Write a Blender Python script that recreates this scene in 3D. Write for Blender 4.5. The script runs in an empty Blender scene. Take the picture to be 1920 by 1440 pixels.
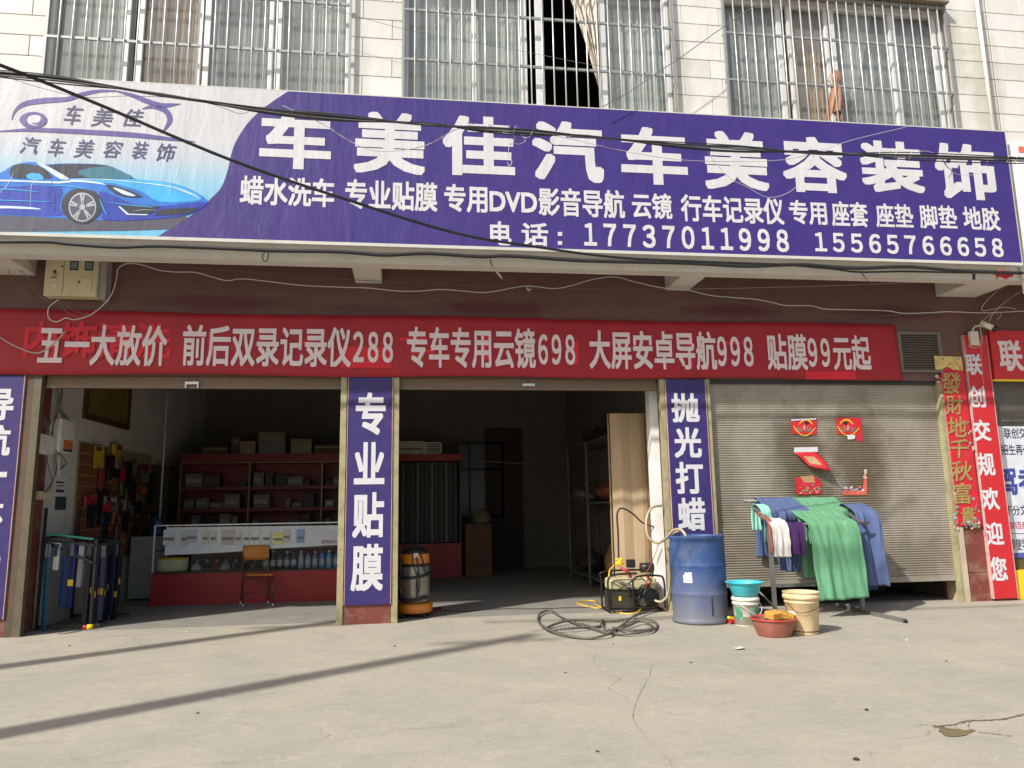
import bpy, bmesh, math, random
from mathutils import Vector, Matrix, noise
from mathutils.geometry import tessellate_polygon
rnd = random.Random(11)
D = bpy.data
sc = bpy.context.scene
col = sc.collection
# ------------------------------------------------------------------ camera, world, sun, exposure
W_, H_, F_ = 1920.0, 1440.0, 1389.0
def _axes(yaw, pitch, roll):
    y, p, r = map(math.radians, (yaw, pitch, roll))
    f = Vector((math.sin(y)*math.cos(p), math.cos(y)*math.cos(p), math.sin(p)))
    rt = Vector((math.cos(y), -math.sin(y), 0)); up = rt.cross(f)
    return math.cos(r)*rt + math.sin(r)*up, -math.sin(r)*rt + math.cos(r)*up, f
CR, CU, CF = _axes(7.777, 9.304, -.945)
CO = Vector((0, -8.87, 1.3))
cam = D.objects.new('camera', D.cameras.new('camera')); col.objects.link(cam)
m4 = Matrix((CR, CU, -CF)).transposed().to_4x4(); m4.translation = CO
cam.matrix_world = m4
cam.data.sensor_width = 36; cam.data.lens = F_/W_*36
cam.data.clip_start = .05; cam.data.clip_end = 600
sc.camera = cam
SUN = Vector((1.38, 1.0, -1.52)).normalized()          # the way the sunlight travels
world = D.worlds.new('World'); sc.world = world; world.use_nodes = True
nt = world.node_tree; nt.nodes.clear()
sky = nt.nodes.new('ShaderNodeTexSky'); sky.sky_type = 'NISHITA'; sky.sun_disc = False
sky.sun_elevation = math.asin(-SUN.z); sky.sun_rotation = math.atan2(-SUN.x, -SUN.y)
sky.air_density = 1.3; sky.dust_density = 3.5; sky.altitude = 100
bg = nt.nodes.new('ShaderNodeBackground'); bg.inputs[1].default_value = .10
wo = nt.nodes.new('ShaderNodeOutputWorld')
nt.links.new(sky.outputs[0], bg.inputs[0]); nt.links.new(bg.outputs[0], wo.inputs[0])
sl = D.lights.new('sun', 'SUN'); sl.energy = 3.9; sl.angle = math.radians(.95); sl.color = (1, .965, .90)
so = D.objects.new('sun', sl); col.objects.link(so)
so.rotation_euler = SUN.to_track_quat('-Z', 'Y').to_euler(); so.location = (-8, -8, 12)
sc.view_settings.view_transform = 'Standard'; sc.view_settings.look = 'None'
sc.view_settings.gamma = 1; sc.view_settings.use_curve_mapping = False
sc.view_settings.exposure = 0.42
sc.cycles.max_bounces = 8; sc.cycles.diffuse_bounces = 5; sc.cycles.transparent_max_bounces = 12

# points of the place seen at a pixel of the photograph, on a plane y=Y, z=Z or x=X
def ray(x, y): return CF*F_ + CR*(x-960) - CU*(y-720)
def P(x, y, Y=0.): d = ray(x, y); return CO + d*((Y-CO.y)/d.y)
def G(x, y, Z=0.): d = ray(x, y); return CO + d*((Z-CO.z)/d.z)
def PX(x, y, X): d = ray(x, y); return CO + d*((X-CO.x)/d.x)

# ------------------------------------------------------------------ materials
def lin(c):
    return tuple(((v/255)/12.92 if v/255 <= .04045 else ((v/255+.055)/1.055)**2.4) for v in c)
MATS = {}
def mat(name, c, rough=.6, var=.15, scale=6., bump=0., bscale=60., metal=0., dirt=0., dirtc=(.12,.10,.08), spec=.5, dscale=1.7, stretch=(1,1,1)):
    if name in MATS: return MATS[name]
    m = D.materials.new(name); m.use_nodes = True; t = m.node_tree; b = t.nodes['Principled BSDF']
    N = t.nodes.new; L = t.links.new
    tc = N('ShaderNodeTexCoord'); mp = N('ShaderNodeMapping'); L(tc.outputs['Object'], mp.inputs[0]); mp.inputs['Scale'].default_value = stretch
    n = N('ShaderNodeTexNoise'); n.inputs['Scale'].default_value = scale; n.inputs['Detail'].default_value = 6; n.inputs['Roughness'].default_value = .65
    L(mp.outputs[0], n.inputs[0])
    r = N('ShaderNodeMapRange'); r.inputs[1].default_value = .3; r.inputs[2].default_value = .7; r.inputs[3].default_value = 1-var; r.inputs[4].default_value = 1+var
    L(n.outputs[0], r.inputs[0])
    mx = N('ShaderNodeVectorMath'); mx.operation = 'SCALE'; mx.inputs[0].default_value = c; L(r.outputs[0], mx.inputs[3])
    out = mx.outputs[0]
    if dirt > 0:
        n2 = N('ShaderNodeTexNoise'); n2.inputs['Scale'].default_value = dscale; n2.inputs['Detail'].default_value = 9; n2.inputs['Roughness'].default_value = .7
        L(mp.outputs[0], n2.inputs[0])
        r2 = N('ShaderNodeMapRange'); r2.inputs[1].default_value = .48; r2.inputs[2].default_value = .72; r2.inputs[3].default_value = 0; r2.inputs[4].default_value = dirt
        L(n2.outputs[0], r2.inputs[0])
        mi = N('ShaderNodeMix'); mi.data_type = 'RGBA'; L(r2.outputs[0], mi.inputs[0]); L(out, mi.inputs[6]); mi.inputs[7].default_value = (*dirtc, 1)
        out = mi.outputs[2]
    L(out, b.inputs['Base Color'])
    b.inputs['Roughness'].default_value = rough; b.inputs['Metallic'].default_value = metal; b.inputs['Specular IOR Level'].default_value = spec
    if bump > 0:
        n3 = N('ShaderNodeTexNoise'); n3.inputs['Scale'].default_value = bscale; n3.inputs['Detail'].default_value = 4
        L(mp.outputs[0], n3.inputs[0])
        bp = N('ShaderNodeBump'); bp.inputs['Strength'].default_value = bump; bp.inputs['Distance'].default_value = .01
        L(n3.outputs[0], bp.inputs['Height']); L(bp.outputs[0], b.inputs['Normal'])
    MATS[name] = m; return m
def fabric_bump(m, strength=.6, dist=.02):      # creases of a stretched vinyl banner
    t = m.node_tree; b = t.nodes['Principled BSDF']; N = t.nodes.new; L = t.links.new
    g = N('ShaderNodeNewGeometry')
    outs = []
    for sc_, rot, st in ((2.2, .5, (1, 1, .35)), (14, -.9, (1, 1, .3)), (5, 1.2, (1, 1, .22)), (30, .1, (1, 1, 1))):
        mp = N('ShaderNodeMapping'); mp.inputs['Rotation'].default_value = (0, rot, 0); mp.inputs['Scale'].default_value = st
        L(g.outputs['Position'], mp.inputs[0])
        n = N('ShaderNodeTexNoise'); n.inputs['Scale'].default_value = sc_; n.inputs['Detail'].default_value = 3; n.inputs['Distortion'].default_value = .6
        L(mp.outputs[0], n.inputs[0]); outs.append((n.outputs[0], 1/sc_))
    s = None
    for o, w in outs:
        mu = N('ShaderNodeMath'); mu.operation = 'MULTIPLY'; mu.inputs[1].default_value = w*2.2; L(o, mu.inputs[0])
        if s is None: s = mu.outputs[0]
        else:
            ad = N('ShaderNodeMath'); ad.operation = 'ADD'; L(s, ad.inputs[0]); L(mu.outputs[0], ad.inputs[1]); s = ad.outputs[0]
    bp = N('ShaderNodeBump'); bp.inputs['Strength'].default_value = strength; bp.inputs['Distance'].default_value = dist
    L(s, bp.inputs['Height']); L(bp.outputs[0], b.inputs['Normal'])
    return m

# ------------------------------------------------------------------ mesh building
class MB:
    def __init__(s): s.v = []; s.f = []; s.smooth = []
    def add(s, vs, fs, sm=False):
        o = len(s.v); s.v += [Vector(v) for v in vs]; s.f += [tuple(i+o for i in f) for f in fs]; s.smooth += [sm]*len(fs); return s
    def box(s, x0, x1, y0, y1, z0, z1):
        return s.add([(x0,y0,z0),(x1,y0,z0),(x1,y1,z0),(x0,y1,z0),(x0,y0,z1),(x1,y0,z1),(x1,y1,z1),(x0,y1,z1)],
                     [(0,3,2,1),(4,5,6,7),(0,1,5,4),(1,2,6,5),(2,3,7,6),(3,0,4,7)])
    def obox(s, c, sx, sy, sz, rot=(0,0,0)):
        R = Matrix.Rotation(rot[2],3,'Z') @ Matrix.Rotation(rot[1],3,'Y') @ Matrix.Rotation(rot[0],3,'X')
        vs = [Vector(c) + R @ Vector((a*sx/2, b*sy/2, d*sz/2)) for d in (-1,1) for a,b in ((-1,-1),(1,-1),(1,1),(-1,1))]
        return s.add(vs, [(0,3,2,1),(4,5,6,7),(0,1,5,4),(1,2,6,5),(2,3,7,6),(3,0,4,7)])
    def bar(s, a, b, w, d=None):
        a = Vector(a); b = Vector(b); d = d or w; z = (b-a).normalized()
        u = z.cross(Vector((0,1,0))) if abs(z.y) < .9 else z.cross(Vector((1,0,0)))
        u.normalize(); v = z.cross(u)
        vs = [p + u*(i*w/2) + v*(j*d/2) for p in (a, b) for i, j in ((-1,-1),(1,-1),(1,1),(-1,1))]
        return s.add(vs, [(0,3,2,1),(4,5,6,7),(0,1,5,4),(1,2,6,5),(2,3,7,6),(3,0,4,7)])
    def cyl(s, a, b, r0, r1=None, n=12, cap=True):
        a = Vector(a); b = Vector(b); r1 = r0 if r1 is None else r1; z = (b-a).normalized()
        u = z.orthogonal().normalized(); v = z.cross(u)
        vs = []
        for p, r in ((a, r0), (b, r1)):
            for i in range(n):
                t = 2*math.pi*i/n; vs.append(p + (u*math.cos(t)+v*math.sin(t))*r)
        s.add(vs, [(i, (i+1)%n, n+(i+1)%n, n+i) for i in range(n)], True)
        if cap:
            o = len(s.v)-2*n; s.f += [tuple(o+i for i in reversed(range(n))), tuple(o+n+i for i in range(n))]; s.smooth += [False]*2
        return s
    def lathe(s, prof, c, n=32, smooth=True):
        c = Vector(c); vs = []; fs = []
        for r, z in prof:
            for i in range(n):
                t = 2*math.pi*i/n; vs.append(c + Vector((r*math.cos(t), r*math.sin(t), z)))
        for k in range(len(prof)-1):
            for i in range(n): fs.append((k*n+i, k*n+(i+1)%n, (k+1)*n+(i+1)%n, (k+1)*n+i))
        return s.add(vs, fs, smooth)
    def tube(s, pts, r, n=8, sub=6, rf=None, smooth=True):
        pts = [Vector(p) for p in pts]
        if sub > 1 and len(pts) > 2: pts = spline(pts, sub)
        vs = []; fs = []; up = None; m = len(pts)
        for i, p in enumerate(pts):
            t = (pts[min(i+1, m-1)] - pts[max(i-1, 0)]).normalized()
            if up is None: up = t.orthogonal().normalized()
            up = (up - t*up.dot(t)); up = up.normalized() if up.length > 1e-6 else t.orthogonal().normalized()
            w = t.cross(up); rr = rf(i, m) if rf else r
            for k in range(n):
                a = 2*math.pi*k/n; vs.append(p + (up*math.cos(a)+w*math.sin(a))*rr)
        for i in range(m-1):
            for k in range(n): fs.append((i*n+k, i*n+(k+1)%n, (i+1)*n+(k+1)%n, (i+1)*n+k))
        fs.append(tuple(reversed(range(n)))); fs.append(tuple((m-1)*n+k for k in range(n)))
        return s.add(vs, fs, smooth)
    def poly(s, pts, th=0.):       # flat outline (any plane), optional thickness along +y
        pts = [Vector(p) for p in pts]; tri = tessellate_polygon([pts]); n = len(pts)
        fs = []
        for t in tri:
            a, b, c = (pts[i] for i in t); nn = (b-a).cross(c-a)
            fs.append(tuple(t) if nn.y < 0 or abs(nn.y) < 1e-12 else tuple(reversed(t)))
        s.add(pts, fs)
        if th:
            q = [p + Vector((0, th, 0)) for p in pts]
            s.add(q, [tuple(reversed(f)) for f in fs]); s.add(pts+q, [(i, (i+1)%n, n+(i+1)%n, n+i) for i in range(n)])
        return s
    def grid(s, fn, nu, nv, smooth=True):
        vs = [fn(i/nu, j/nv) for j in range(nv+1) for i in range(nu+1)]
        return s.add(vs, [(j*(nu+1)+i, j*(nu+1)+i+1, (j+1)*(nu+1)+i+1, (j+1)*(nu+1)+i) for j in range(nv) for i in range(nu)], smooth)
    def build(s, name, m, parent=None, bevel=0., solid=0., loc=None, recalc=False):
        off = Vector((0,0,0))
        if parent is not None:
            p = parent
            while p is not None: off += p.location; p = p.parent
        if loc is None:
            if parent is None and s.v:
                xs = [v.x for v in s.v]; ys = [v.y for v in s.v]; zs = [v.z for v in s.v]
                loc = Vector(((min(xs)+max(xs))/2, (min(ys)+max(ys))/2, min(zs)))
            else: loc = off.copy()
        loc = Vector(loc)
        me = D.meshes.new(name); me.from_pydata([v-loc for v in s.v], [], s.f)
        me.polygons.foreach_set('use_smooth', s.smooth)
        if isinstance(m, (list, tuple)):
            for q in m: me.materials.append(q)
        else: me.materials.append(m)
        if recalc:
            bm = bmesh.new(); bm.from_mesh(me); bmesh.ops.recalc_face_normals(bm, faces=bm.faces); bm.to_mesh(me); bm.free()
        me.update()
        o = D.objects.new(name, me); col.objects.link(o)
        if parent is not None: o.parent = parent
        o.location = loc - off
        if bevel:
            b = o.modifiers.new('bevel', 'BEVEL'); b.width = bevel; b.segments = 2; b.limit_method = 'ANGLE'
        if solid:
            b = o.modifiers.new('solid', 'SOLIDIFY'); b.thickness = solid; b.offset = 0
        return o
def spline(pts, sub):
    out = []; n = len(pts)
    for i in range(n-1):
        p0, p1, p2, p3 = pts[max(i-1,0)], pts[i], pts[i+1], pts[min(i+2,n-1)]
        for k in range(sub):
            t = k/sub; out.append(.5*((2*p1)+(p2-p0)*t+(2*p0-5*p1+4*p2-p3)*t*t+(3*p1-p0-3*p2+p3)*t**3))
    out.append(pts[-1]); return out
def closed(pts, sub=5):
    n = len(pts); out = []
    for i in range(n):
        p0, p1, p2, p3 = (Vector(pts[(i+k-1) % n]) for k in range(4))
        for k in range(sub):
            t = k/sub; out.append(.5*((2*p1)+(p2-p0)*t+(2*p0-5*p1+4*p2-p3)*t*t+(3*p1-p0-3*p2+p3)*t**3))
    return out
def tag(o, label=None, cat=None, group=None, kind=None):
    if label: o['label'] = label
    if cat: o['category'] = cat
    if group: o['group'] = group
    if kind: o['kind'] = kind
    return o
def thing(name, label, cat, loc, group=None):
    o = D.objects.new(name, None); col.objects.link(o); o.location = loc; o.empty_display_size = .1
    return tag(o, label, cat, group)
def struct(o): o['kind'] = 'structure'; return o

def text(s, px0, py0, px1, py1, Y, m, parent, name='lettering', bold=.02, space=1., shear=0., depth=0.):
    if s.isdigit(): s = ''.join(chr(ord(c)+0xFEE0) for c in s); space = .78 if space > 1 else .6
    cu = D.curves.new('t', 'FONT'); cu.body = s; cu.space_character = space; cu.shear = shear; cu.resolution_u = 3
    o = D.objects.new('t', cu); col.objects.link(o)
    dg = bpy.context.evaluated_depsgraph_get(); me = D.meshes.new_from_object(o.evaluated_get(dg))
    D.objects.remove(o); D.curves.remove(cu)
    if not me.vertices: return None
    q_ = (-1, 0, 1) if bold < .02 else (-1, -.5, 0, .5, 1)
    st = [(0, 0)] if bold <= 0 else [(i, j) for i in q_ for j in q_]     # heavier strokes: shifted copies of the glyph
    d = bold*.85; co = [v.co.xy for v in me.vertices]; fs = [tuple(p.vertices) for p in me.polygons]
    xs = [c.x for c in co]; ys = [c.y for c in co]; a0, a1, b0, b1 = min(xs)-d, max(xs)+d, min(ys)-d, max(ys)+d
    ym = (py0+py1)/2; xm = (px0+px1)/2
    X0, X1 = P(px0, ym, Y).x, P(px1, ym, Y).x; Z1, Z0 = P(xm, py0, Y).z, P(xm, py1, Y).z
    mb = MB()
    for k, (i, j) in enumerate(st):
        mb.add([(X0+(c.x+i*d-a0)/(a1-a0)*(X1-X0), Y-.00004*k, Z0+(c.y+j*d-b0)/(b1-b0)*(Z1-Z0)) for c in co], fs)
    D.meshes.remove(me)
    return mb.build(name, m, parent)
def pxpoly(pts, Y, ox=0, oy=0, s=1., smooth=0):
    q = [P(ox+x/s, oy+y/s, Y) for x, y in pts]
    return closed(q, smooth) if smooth else q
def ribbon(mb, pts, Y, ox=0, oy=0, s=1., sub=6):
    q = spline([Vector((ox+a/s, oy+b/s, w/s)) for a, b, w in pts], sub)
    L, R = [], []
    for i, p in enumerate(q):
        t = (q[min(i+1, len(q)-1)]-q[max(i-1, 0)]); t.z = 0; t.normalize(); nn = Vector((-t.y, t.x, 0))
        L.append(P(*(p+nn*p.z/2).xy, Y)); R.append(P(*(p-nn*p.z/2).xy, Y))
    n = len(q); mb.add(L+R, [(i, i+1, n+i+1, n+i) for i in range(n-1)])

# ---- palette
def concrete():
    m = D.materials.new('concrete_yard'); m.use_nodes = True; t = m.node_tree; b = t.nodes['Principled BSDF']; N = t.nodes.new; L = t.links.new
    g = N('ShaderNodeNewGeometry')
    def nz(scale, det=8, ro=.65, dis=0., st=(1,1,1)):
        mp = N('ShaderNodeMapping'); mp.inputs['Scale'].default_value = st; L(g.outputs['Position'], mp.inputs[0])
        n = N('ShaderNodeTexNoise'); n.inputs['Scale'].default_value = scale; n.inputs['Detail'].default_value = det; n.inputs['Roughness'].default_value = ro; n.inputs['Distortion'].default_value = dis
        L(mp.outputs[0], n.inputs[0]); return n.outputs[0]
    def rng(v, a, b_, c, d):
        r = N('ShaderNodeMapRange'); r.inputs[1].default_value = a; r.inputs[2].default_value = b_; r.inputs[3].default_value = c; r.inputs[4].default_value = d; L(v, r.inputs[0]); return r.outputs[0]
    def mix(f, a, b_):
        mi = N('ShaderNodeMix'); mi.data_type = 'RGBA'; L(f, mi.inputs[0])
        for i, q in ((6, a), (7, b_)):
            if isinstance(q, tuple): mi.inputs[i].default_value = (*q, 1)
            else: L(q, mi.inputs[i])
        return mi.outputs[2]
    c = mix(rng(nz(.9, 9, .62, .4), .40, .62, 0, 1), (.385, .345, .275), (.335, .31, .262))     # tan dust over grey slab
    c = mix(rng(nz(2.6, 9, .72, .8), .52, .70, 0, .75), c, (.43, .375, .295))
    c = mix(rng(nz(1.5, 10, .7, .3, (1, 2.2, 1)), .50, .72, 0, .45), c, (.24, .225, .195))
    c = mix(rng(nz(9, 8, .8, 1.2, (1, 2, 1)), .555, .66, 0, .6), c, (.50, .455, .37))
    c = mix(rng(nz(22, 8, .8, .6, (1, 1.6, 1)), .575, .66, 0, .5), c, (.56, .53, .47))
    c = mix(rng(nz(14, 9, .78, .8), .55, .68, 0, .5), c, (.22, .205, .18))
    c = mix(rng(nz(55, 5, .8), .62, .75, 0, .5), c, (.15, .135, .115))
    # tyre-dragged streaks
    c = mix(rng(nz(3, 6, .7, .2, (6, .35, 1)), .58, .72, 0, .25), c, (.40, .36, .29))
    # hairline cracks
    mp = N('ShaderNodeMapping'); L(g.outputs['Position'], mp.inputs[0])
    w = N('ShaderNodeTexNoise'); w.inputs['Scale'].default_value = 3; w.inputs['Detail'].default_value = 5; L(mp.outputs[0], w.inputs[0])
    ad = N('ShaderNodeVectorMath'); ad.operation = 'MULTIPLY_ADD'; ad.inputs[1].default_value = (.35, .35, 0); L(w.outputs['Color'], ad.inputs[0]); L(mp.outputs[0], ad.inputs[2])
    v = N('ShaderNodeTexVoronoi'); v.feature = 'DISTANCE_TO_EDGE'; v.inputs['Scale'].default_value = .33; L(ad.outputs[0], v.inputs[0])
    cr = rng(v.outputs['Distance'], 0, .0022, 1, 0)
    mk = rng(nz(.8, 3), .48, .56, 0, .45)
    mu = N('ShaderNodeMath'); mu.operation = 'MULTIPLY'; L(cr, mu.inputs[0]); L(mk, mu.inputs[1])
    c = mix(mu.outputs[0], c, (.08, .07, .055))
    sc1 = N('ShaderNodeVectorMath'); sc1.operation = 'SCALE'; L(c, sc1.inputs[0]); L(rng(nz(120, 3), .3, .7, .88, 1.12), sc1.inputs[3])
    L(sc1.outputs[0], b.inputs['Base Color']); b.inputs['Roughness'].default_value = .88; b.inputs['Specular IOR Level'].default_value = .3
    hs = N('ShaderNodeMath'); hs.operation = 'MULTIPLY_ADD'; hs.inputs[1].default_value = .35; L(nz(90, 5, .7), hs.inputs[0]); L(nz(7, 8, .7), hs.inputs[2])
    bp = N('ShaderNodeBump'); bp.inputs['Strength'].default_value = .45; bp.inputs['Distance'].default_value = .012; L(hs.outputs[0], bp.inputs['Height']); L(bp.outputs[0], b.inputs['Normal'])
    return m
CONC = concrete()
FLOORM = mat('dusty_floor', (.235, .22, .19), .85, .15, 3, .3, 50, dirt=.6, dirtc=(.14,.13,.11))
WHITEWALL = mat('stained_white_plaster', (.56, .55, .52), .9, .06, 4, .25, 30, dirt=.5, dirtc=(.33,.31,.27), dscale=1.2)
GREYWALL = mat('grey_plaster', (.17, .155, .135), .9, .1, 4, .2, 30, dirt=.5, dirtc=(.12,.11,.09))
BROWNWALL = mat('brown_stone_cladding', lin((104, 74, 68)), .62, .12, 5, .12, 40, dirt=.5, dirtc=lin((98, 78, 66)), dscale=2.5, stretch=(.5,1,1.4))
RENDERW = mat('cream_render', (.62, .59, .53), .85, .08, 6, .3, 25, dirt=.5, dirtc=(.38,.34,.28), dscale=3)
JOINT = mat('tile_joint', (.22, .21, .19), .9, .1, 20)
def tile_mat(name, c):
    m = mat(name, c, .55, .05, 7, 0, 1, dirt=.25, dirtc=(.50, .45, .36), dscale=2.2)
    t = m.node_tree; b = t.nodes['Principled BSDF']; N = t.nodes.new; L = t.links.new
    g = N('ShaderNodeNewGeometry'); v = N('ShaderNodeTexVoronoi'); v.inputs['Scale'].default_value = 62; v.inputs['Randomness'].default_value = .15
    L(g.outputs['Position'], v.inputs[0]); bp = N('ShaderNodeBump'); bp.inputs['Strength'].default_value = .35; bp.inputs['Distance'].default_value = .004
    L(v.outputs['Distance'], bp.inputs['Height']); L(bp.outputs[0], b.inputs['Normal']); return m
TILES = [tile_mat('embossed_tile_a', (.66,.65,.62)), tile_mat('embossed_tile_b', (.62,.605,.57)), tile_mat('embossed_tile_c', (.69,.675,.65))]
GREENMET = mat('olive_shutter_frame', lin((158,152,118)), .6, .12, 8, .1, 60, dirt=.7, dirtc=lin((96,86,60)), dscale=5)
DARKMET = mat('dark_steel', (.05,.047,.045), .5, .2, 12, .1, 80, .4)
BROWNBAR = mat('brown_shutter_bar', lin((120,100,84)), .55, .1, 12, 0, 1, .3, .4)
ALU = mat('aluminium', (.62,.63,.64), .4, .06, 15, 0, 1, .6)
WHITEALU = mat('white_window_frame', (.70,.71,.71), .45, .06, 15, 0, 1, .15, .35, (.45,.43,.38))
STEELBAR = mat('galvanised_bar', (.60,.60,.59), .42, .08, 20, 0, 1, .45, .3, (.35,.33,.3))
STEELFR = mat('galvanised_frame', (.34,.345,.34), .5, .1, 20, 0, 1, .45)
GRANITE = mat('red_granite', lin((116,58,50)), .5, .22, 60, .05, 60, dirt=.9, dirtc=lin((150,125,105)), dscale=4)
PURPLE = fabric_bump(mat('purple_vinyl', lin((60,44,118)), .45, .05, 3, dirt=.25, dirtc=lin((74,60,120)), dscale=3, spec=.5), .8)
PURPLE2 = fabric_bump(mat('purple_vinyl_board', lin((50,38,104)), .5, .06, 3, dirt=.35, dirtc=lin((80,70,112)), dscale=9), .2)
WHITEPR = fabric_bump(mat('white_vinyl_print', (.60,.60,.62), .45, .04, 4, dirt=.3, dirtc=(.48,.47,.46)), .8)
WHITEPR2 = mat('white_board_print', (.62,.62,.66), .4, .05, 4, dirt=.3, dirtc=(.48,.46,.46), dscale=8)
LOGOPR = fabric_bump(mat('slate_purple_print', lin((84,74,140)), .45, .05, 5), .5)
INKPR = mat('dark_brush_ink', lin((70,64,110)), .5, .1, 8)
REDBAN = fabric_bump(mat('red_banner_cloth', lin((160,26,40)), .6, .1, 2, dirt=.5, dirtc=lin((126,20,32)), dscale=1.5), .7)
REDGHOST = mat('brighter_red_old_letters', lin((205,30,48)), .6, .1, 4)
PINKTXT = mat('faded_pink_white_letters', lin((222,205,208)), .6, .05, 6)
REDBOARD = fabric_bump(mat('bright_red_board', lin((192,38,46)), .45, .06, 3), .2)
YELLOW = mat('yellow_paint', lin((232,196,40)), .5, .08, 5)
REDPAPER = fabric_bump(mat('red_couplet_paper', lin((192,30,46)), .55, .15, 6, dirt=.4, dirtc=lin((206,82,76)), dscale=9), .6, .01)
GOLD = mat('gold_foil_print', lin((172,146,92)), .42, .25, 20, 0, 1, .25)
RUBBER = mat('black_cable', (.02,.02,.022), .55, .2, 10)
GREYCABLE = mat('grey_cable', (.14,.14,.14), .5, .2, 10)
WIRE = mat('white_wire', (.50,.50,.50), .5, .1, 10)
REDCOUNTER = mat('red_laminate', lin((150,24,30)), .45, .08, 5, .05, 20, dirt=.2, dirtc=lin((110,30,30)))
BLACK = mat('black_plastic', (.018,.018,.02), .45, .2, 10)
CREAMPL = mat('cream_plastic', lin((205,194,160)), .5, .06, 5, dirt=.35, dirtc=lin((150,135,100)))
CARD = mat('cardboard', lin((184,160,128)), .85, .07, 4, .15, 25, dirt=.25, dirtc=lin((140,115,84)), stretch=(3,3,.6))
def glassm(name, tint=(.9,.95,.95), refl=.12, rough=.03, dust=0.):
    m = D.materials.new(name); m.use_nodes = True; t = m.node_tree; t.nodes.clear(); N = t.nodes.new; L = t.links.new
    tr = N('ShaderNodeBsdfTransparent'); tr.inputs[0].default_value = (*tint, 1); gl = N('ShaderNodeBsdfGlossy'); gl.inputs['Roughness'].default_value = rough
    fr = N('ShaderNodeLayerWeight'); fr.inputs[0].default_value = .5; pw = N('ShaderNodeMath'); pw.operation = 'POWER'; pw.inputs[1].default_value = 5; L(fr.outputs['Facing'], pw.inputs[0])
    ad = N('ShaderNodeMath'); ad.operation = 'MULTIPLY_ADD'; ad.inputs[1].default_value = .8; ad.inputs[2].default_value = refl; L(pw.outputs[0], ad.inputs[0])
    mx = N('ShaderNodeMixShader'); L(ad.outputs[0], mx.inputs[0]); L(tr.outputs[0], mx.inputs[1]); L(gl.outputs[0], mx.inputs[2])
    last = mx.outputs[0]
    if dust:
        df = N('ShaderNodeBsdfDiffuse'); df.inputs[0].default_value = (.72, .73, .70, 1); no = N('ShaderNodeTexNoise'); no.inputs['Scale'].default_value = 2.5; no.inputs['Detail'].default_value = 5
        g = N('ShaderNodeNewGeometry'); L(g.outputs['Position'], no.inputs[0]); rr = N('ShaderNodeMapRange'); rr.inputs[1].default_value = .35; rr.inputs[2].default_value = .65; rr.inputs[3].default_value = dust*.7; rr.inputs[4].default_value = dust*1.3; L(no.outputs[0], rr.inputs[0])
        m2 = N('ShaderNodeMixShader'); L(rr.outputs[0], m2.inputs[0]); L(last, m2.inputs[1]); L(df.outputs[0], m2.inputs[2]); last = m2.outputs[0]
    ou = N('ShaderNodeOutputMaterial'); L(last, ou.inputs[0]); return m
GLASS = glassm('window_glass', (.90,.93,.91), .14, .10, .17)
CGLASS = glassm('counter_glass', (.85,.9,.9), .02, .03)
def C(name, rgb, rough=.6, **k): return mat(name, lin(rgb), rough, **k)

def stains(m, spots, c):
    t = m.node_tree; bs = t.nodes['Principled BSDF']; N = t.nodes.new; L = t.links.new
    src = bs.inputs['Base Color'].links[0].from_socket; g = N('ShaderNodeNewGeometry')
    n = N('ShaderNodeTexNoise'); n.inputs['Scale'].default_value = 5; n.inputs['Detail'].default_value = 8; n.inputs['Roughness'].default_value = .7; L(g.outputs['Position'], n.inputs[0])
    for (x, z, rx, rz, a) in spots:
        mp = N('ShaderNodeVectorMath'); mp.operation = 'SUBTRACT'; mp.inputs[1].default_value = (x, 0, z); L(g.outputs['Position'], mp.inputs[0])
        m2 = N('ShaderNodeVectorMath'); m2.operation = 'MULTIPLY'; m2.inputs[1].default_value = (1/rx, 0, 1/rz); L(mp.outputs[0], m2.inputs[0])
        ln = N('ShaderNodeVectorMath'); ln.operation = 'LENGTH'; L(m2.outputs[0], ln.inputs[0])
        ad = N('ShaderNodeMath'); ad.operation = 'MULTIPLY_ADD'; ad.inputs[1].default_value = 1.4; L(n.outputs[0], ad.inputs[0]); L(ln.outputs['Value'], ad.inputs[2])
        r = N('ShaderNodeMapRange'); r.inputs[1].default_value = 1.25; r.inputs[2].default_value = 1.95; r.inputs[3].default_value = a; r.inputs[4].default_value = 0; L(ad.outputs[0], r.inputs[0])
        mi = N('ShaderNodeMix'); mi.data_type = 'RGBA'; L(r.outputs[0], mi.inputs[0]); L(src, mi.inputs[6]); mi.inputs[7].default_value = (*lin(c), 1); src = mi.outputs[2]
    L(src, bs.inputs['Base Color'])
# ================================================================== the ground
b = MB(); b.grid(lambda u, v: Vector((-60+120*u, -60+60.25*v, 0)), 1, 1, False); g = struct(b.build('ground', CONC, loc=(0,0,0)))
b = MB(); b.box(-4.25, 11, .25, 7.2, -.12, .004); struct(b.build('shop_floor', FLOORM, loc=(0,0,0)))
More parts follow.
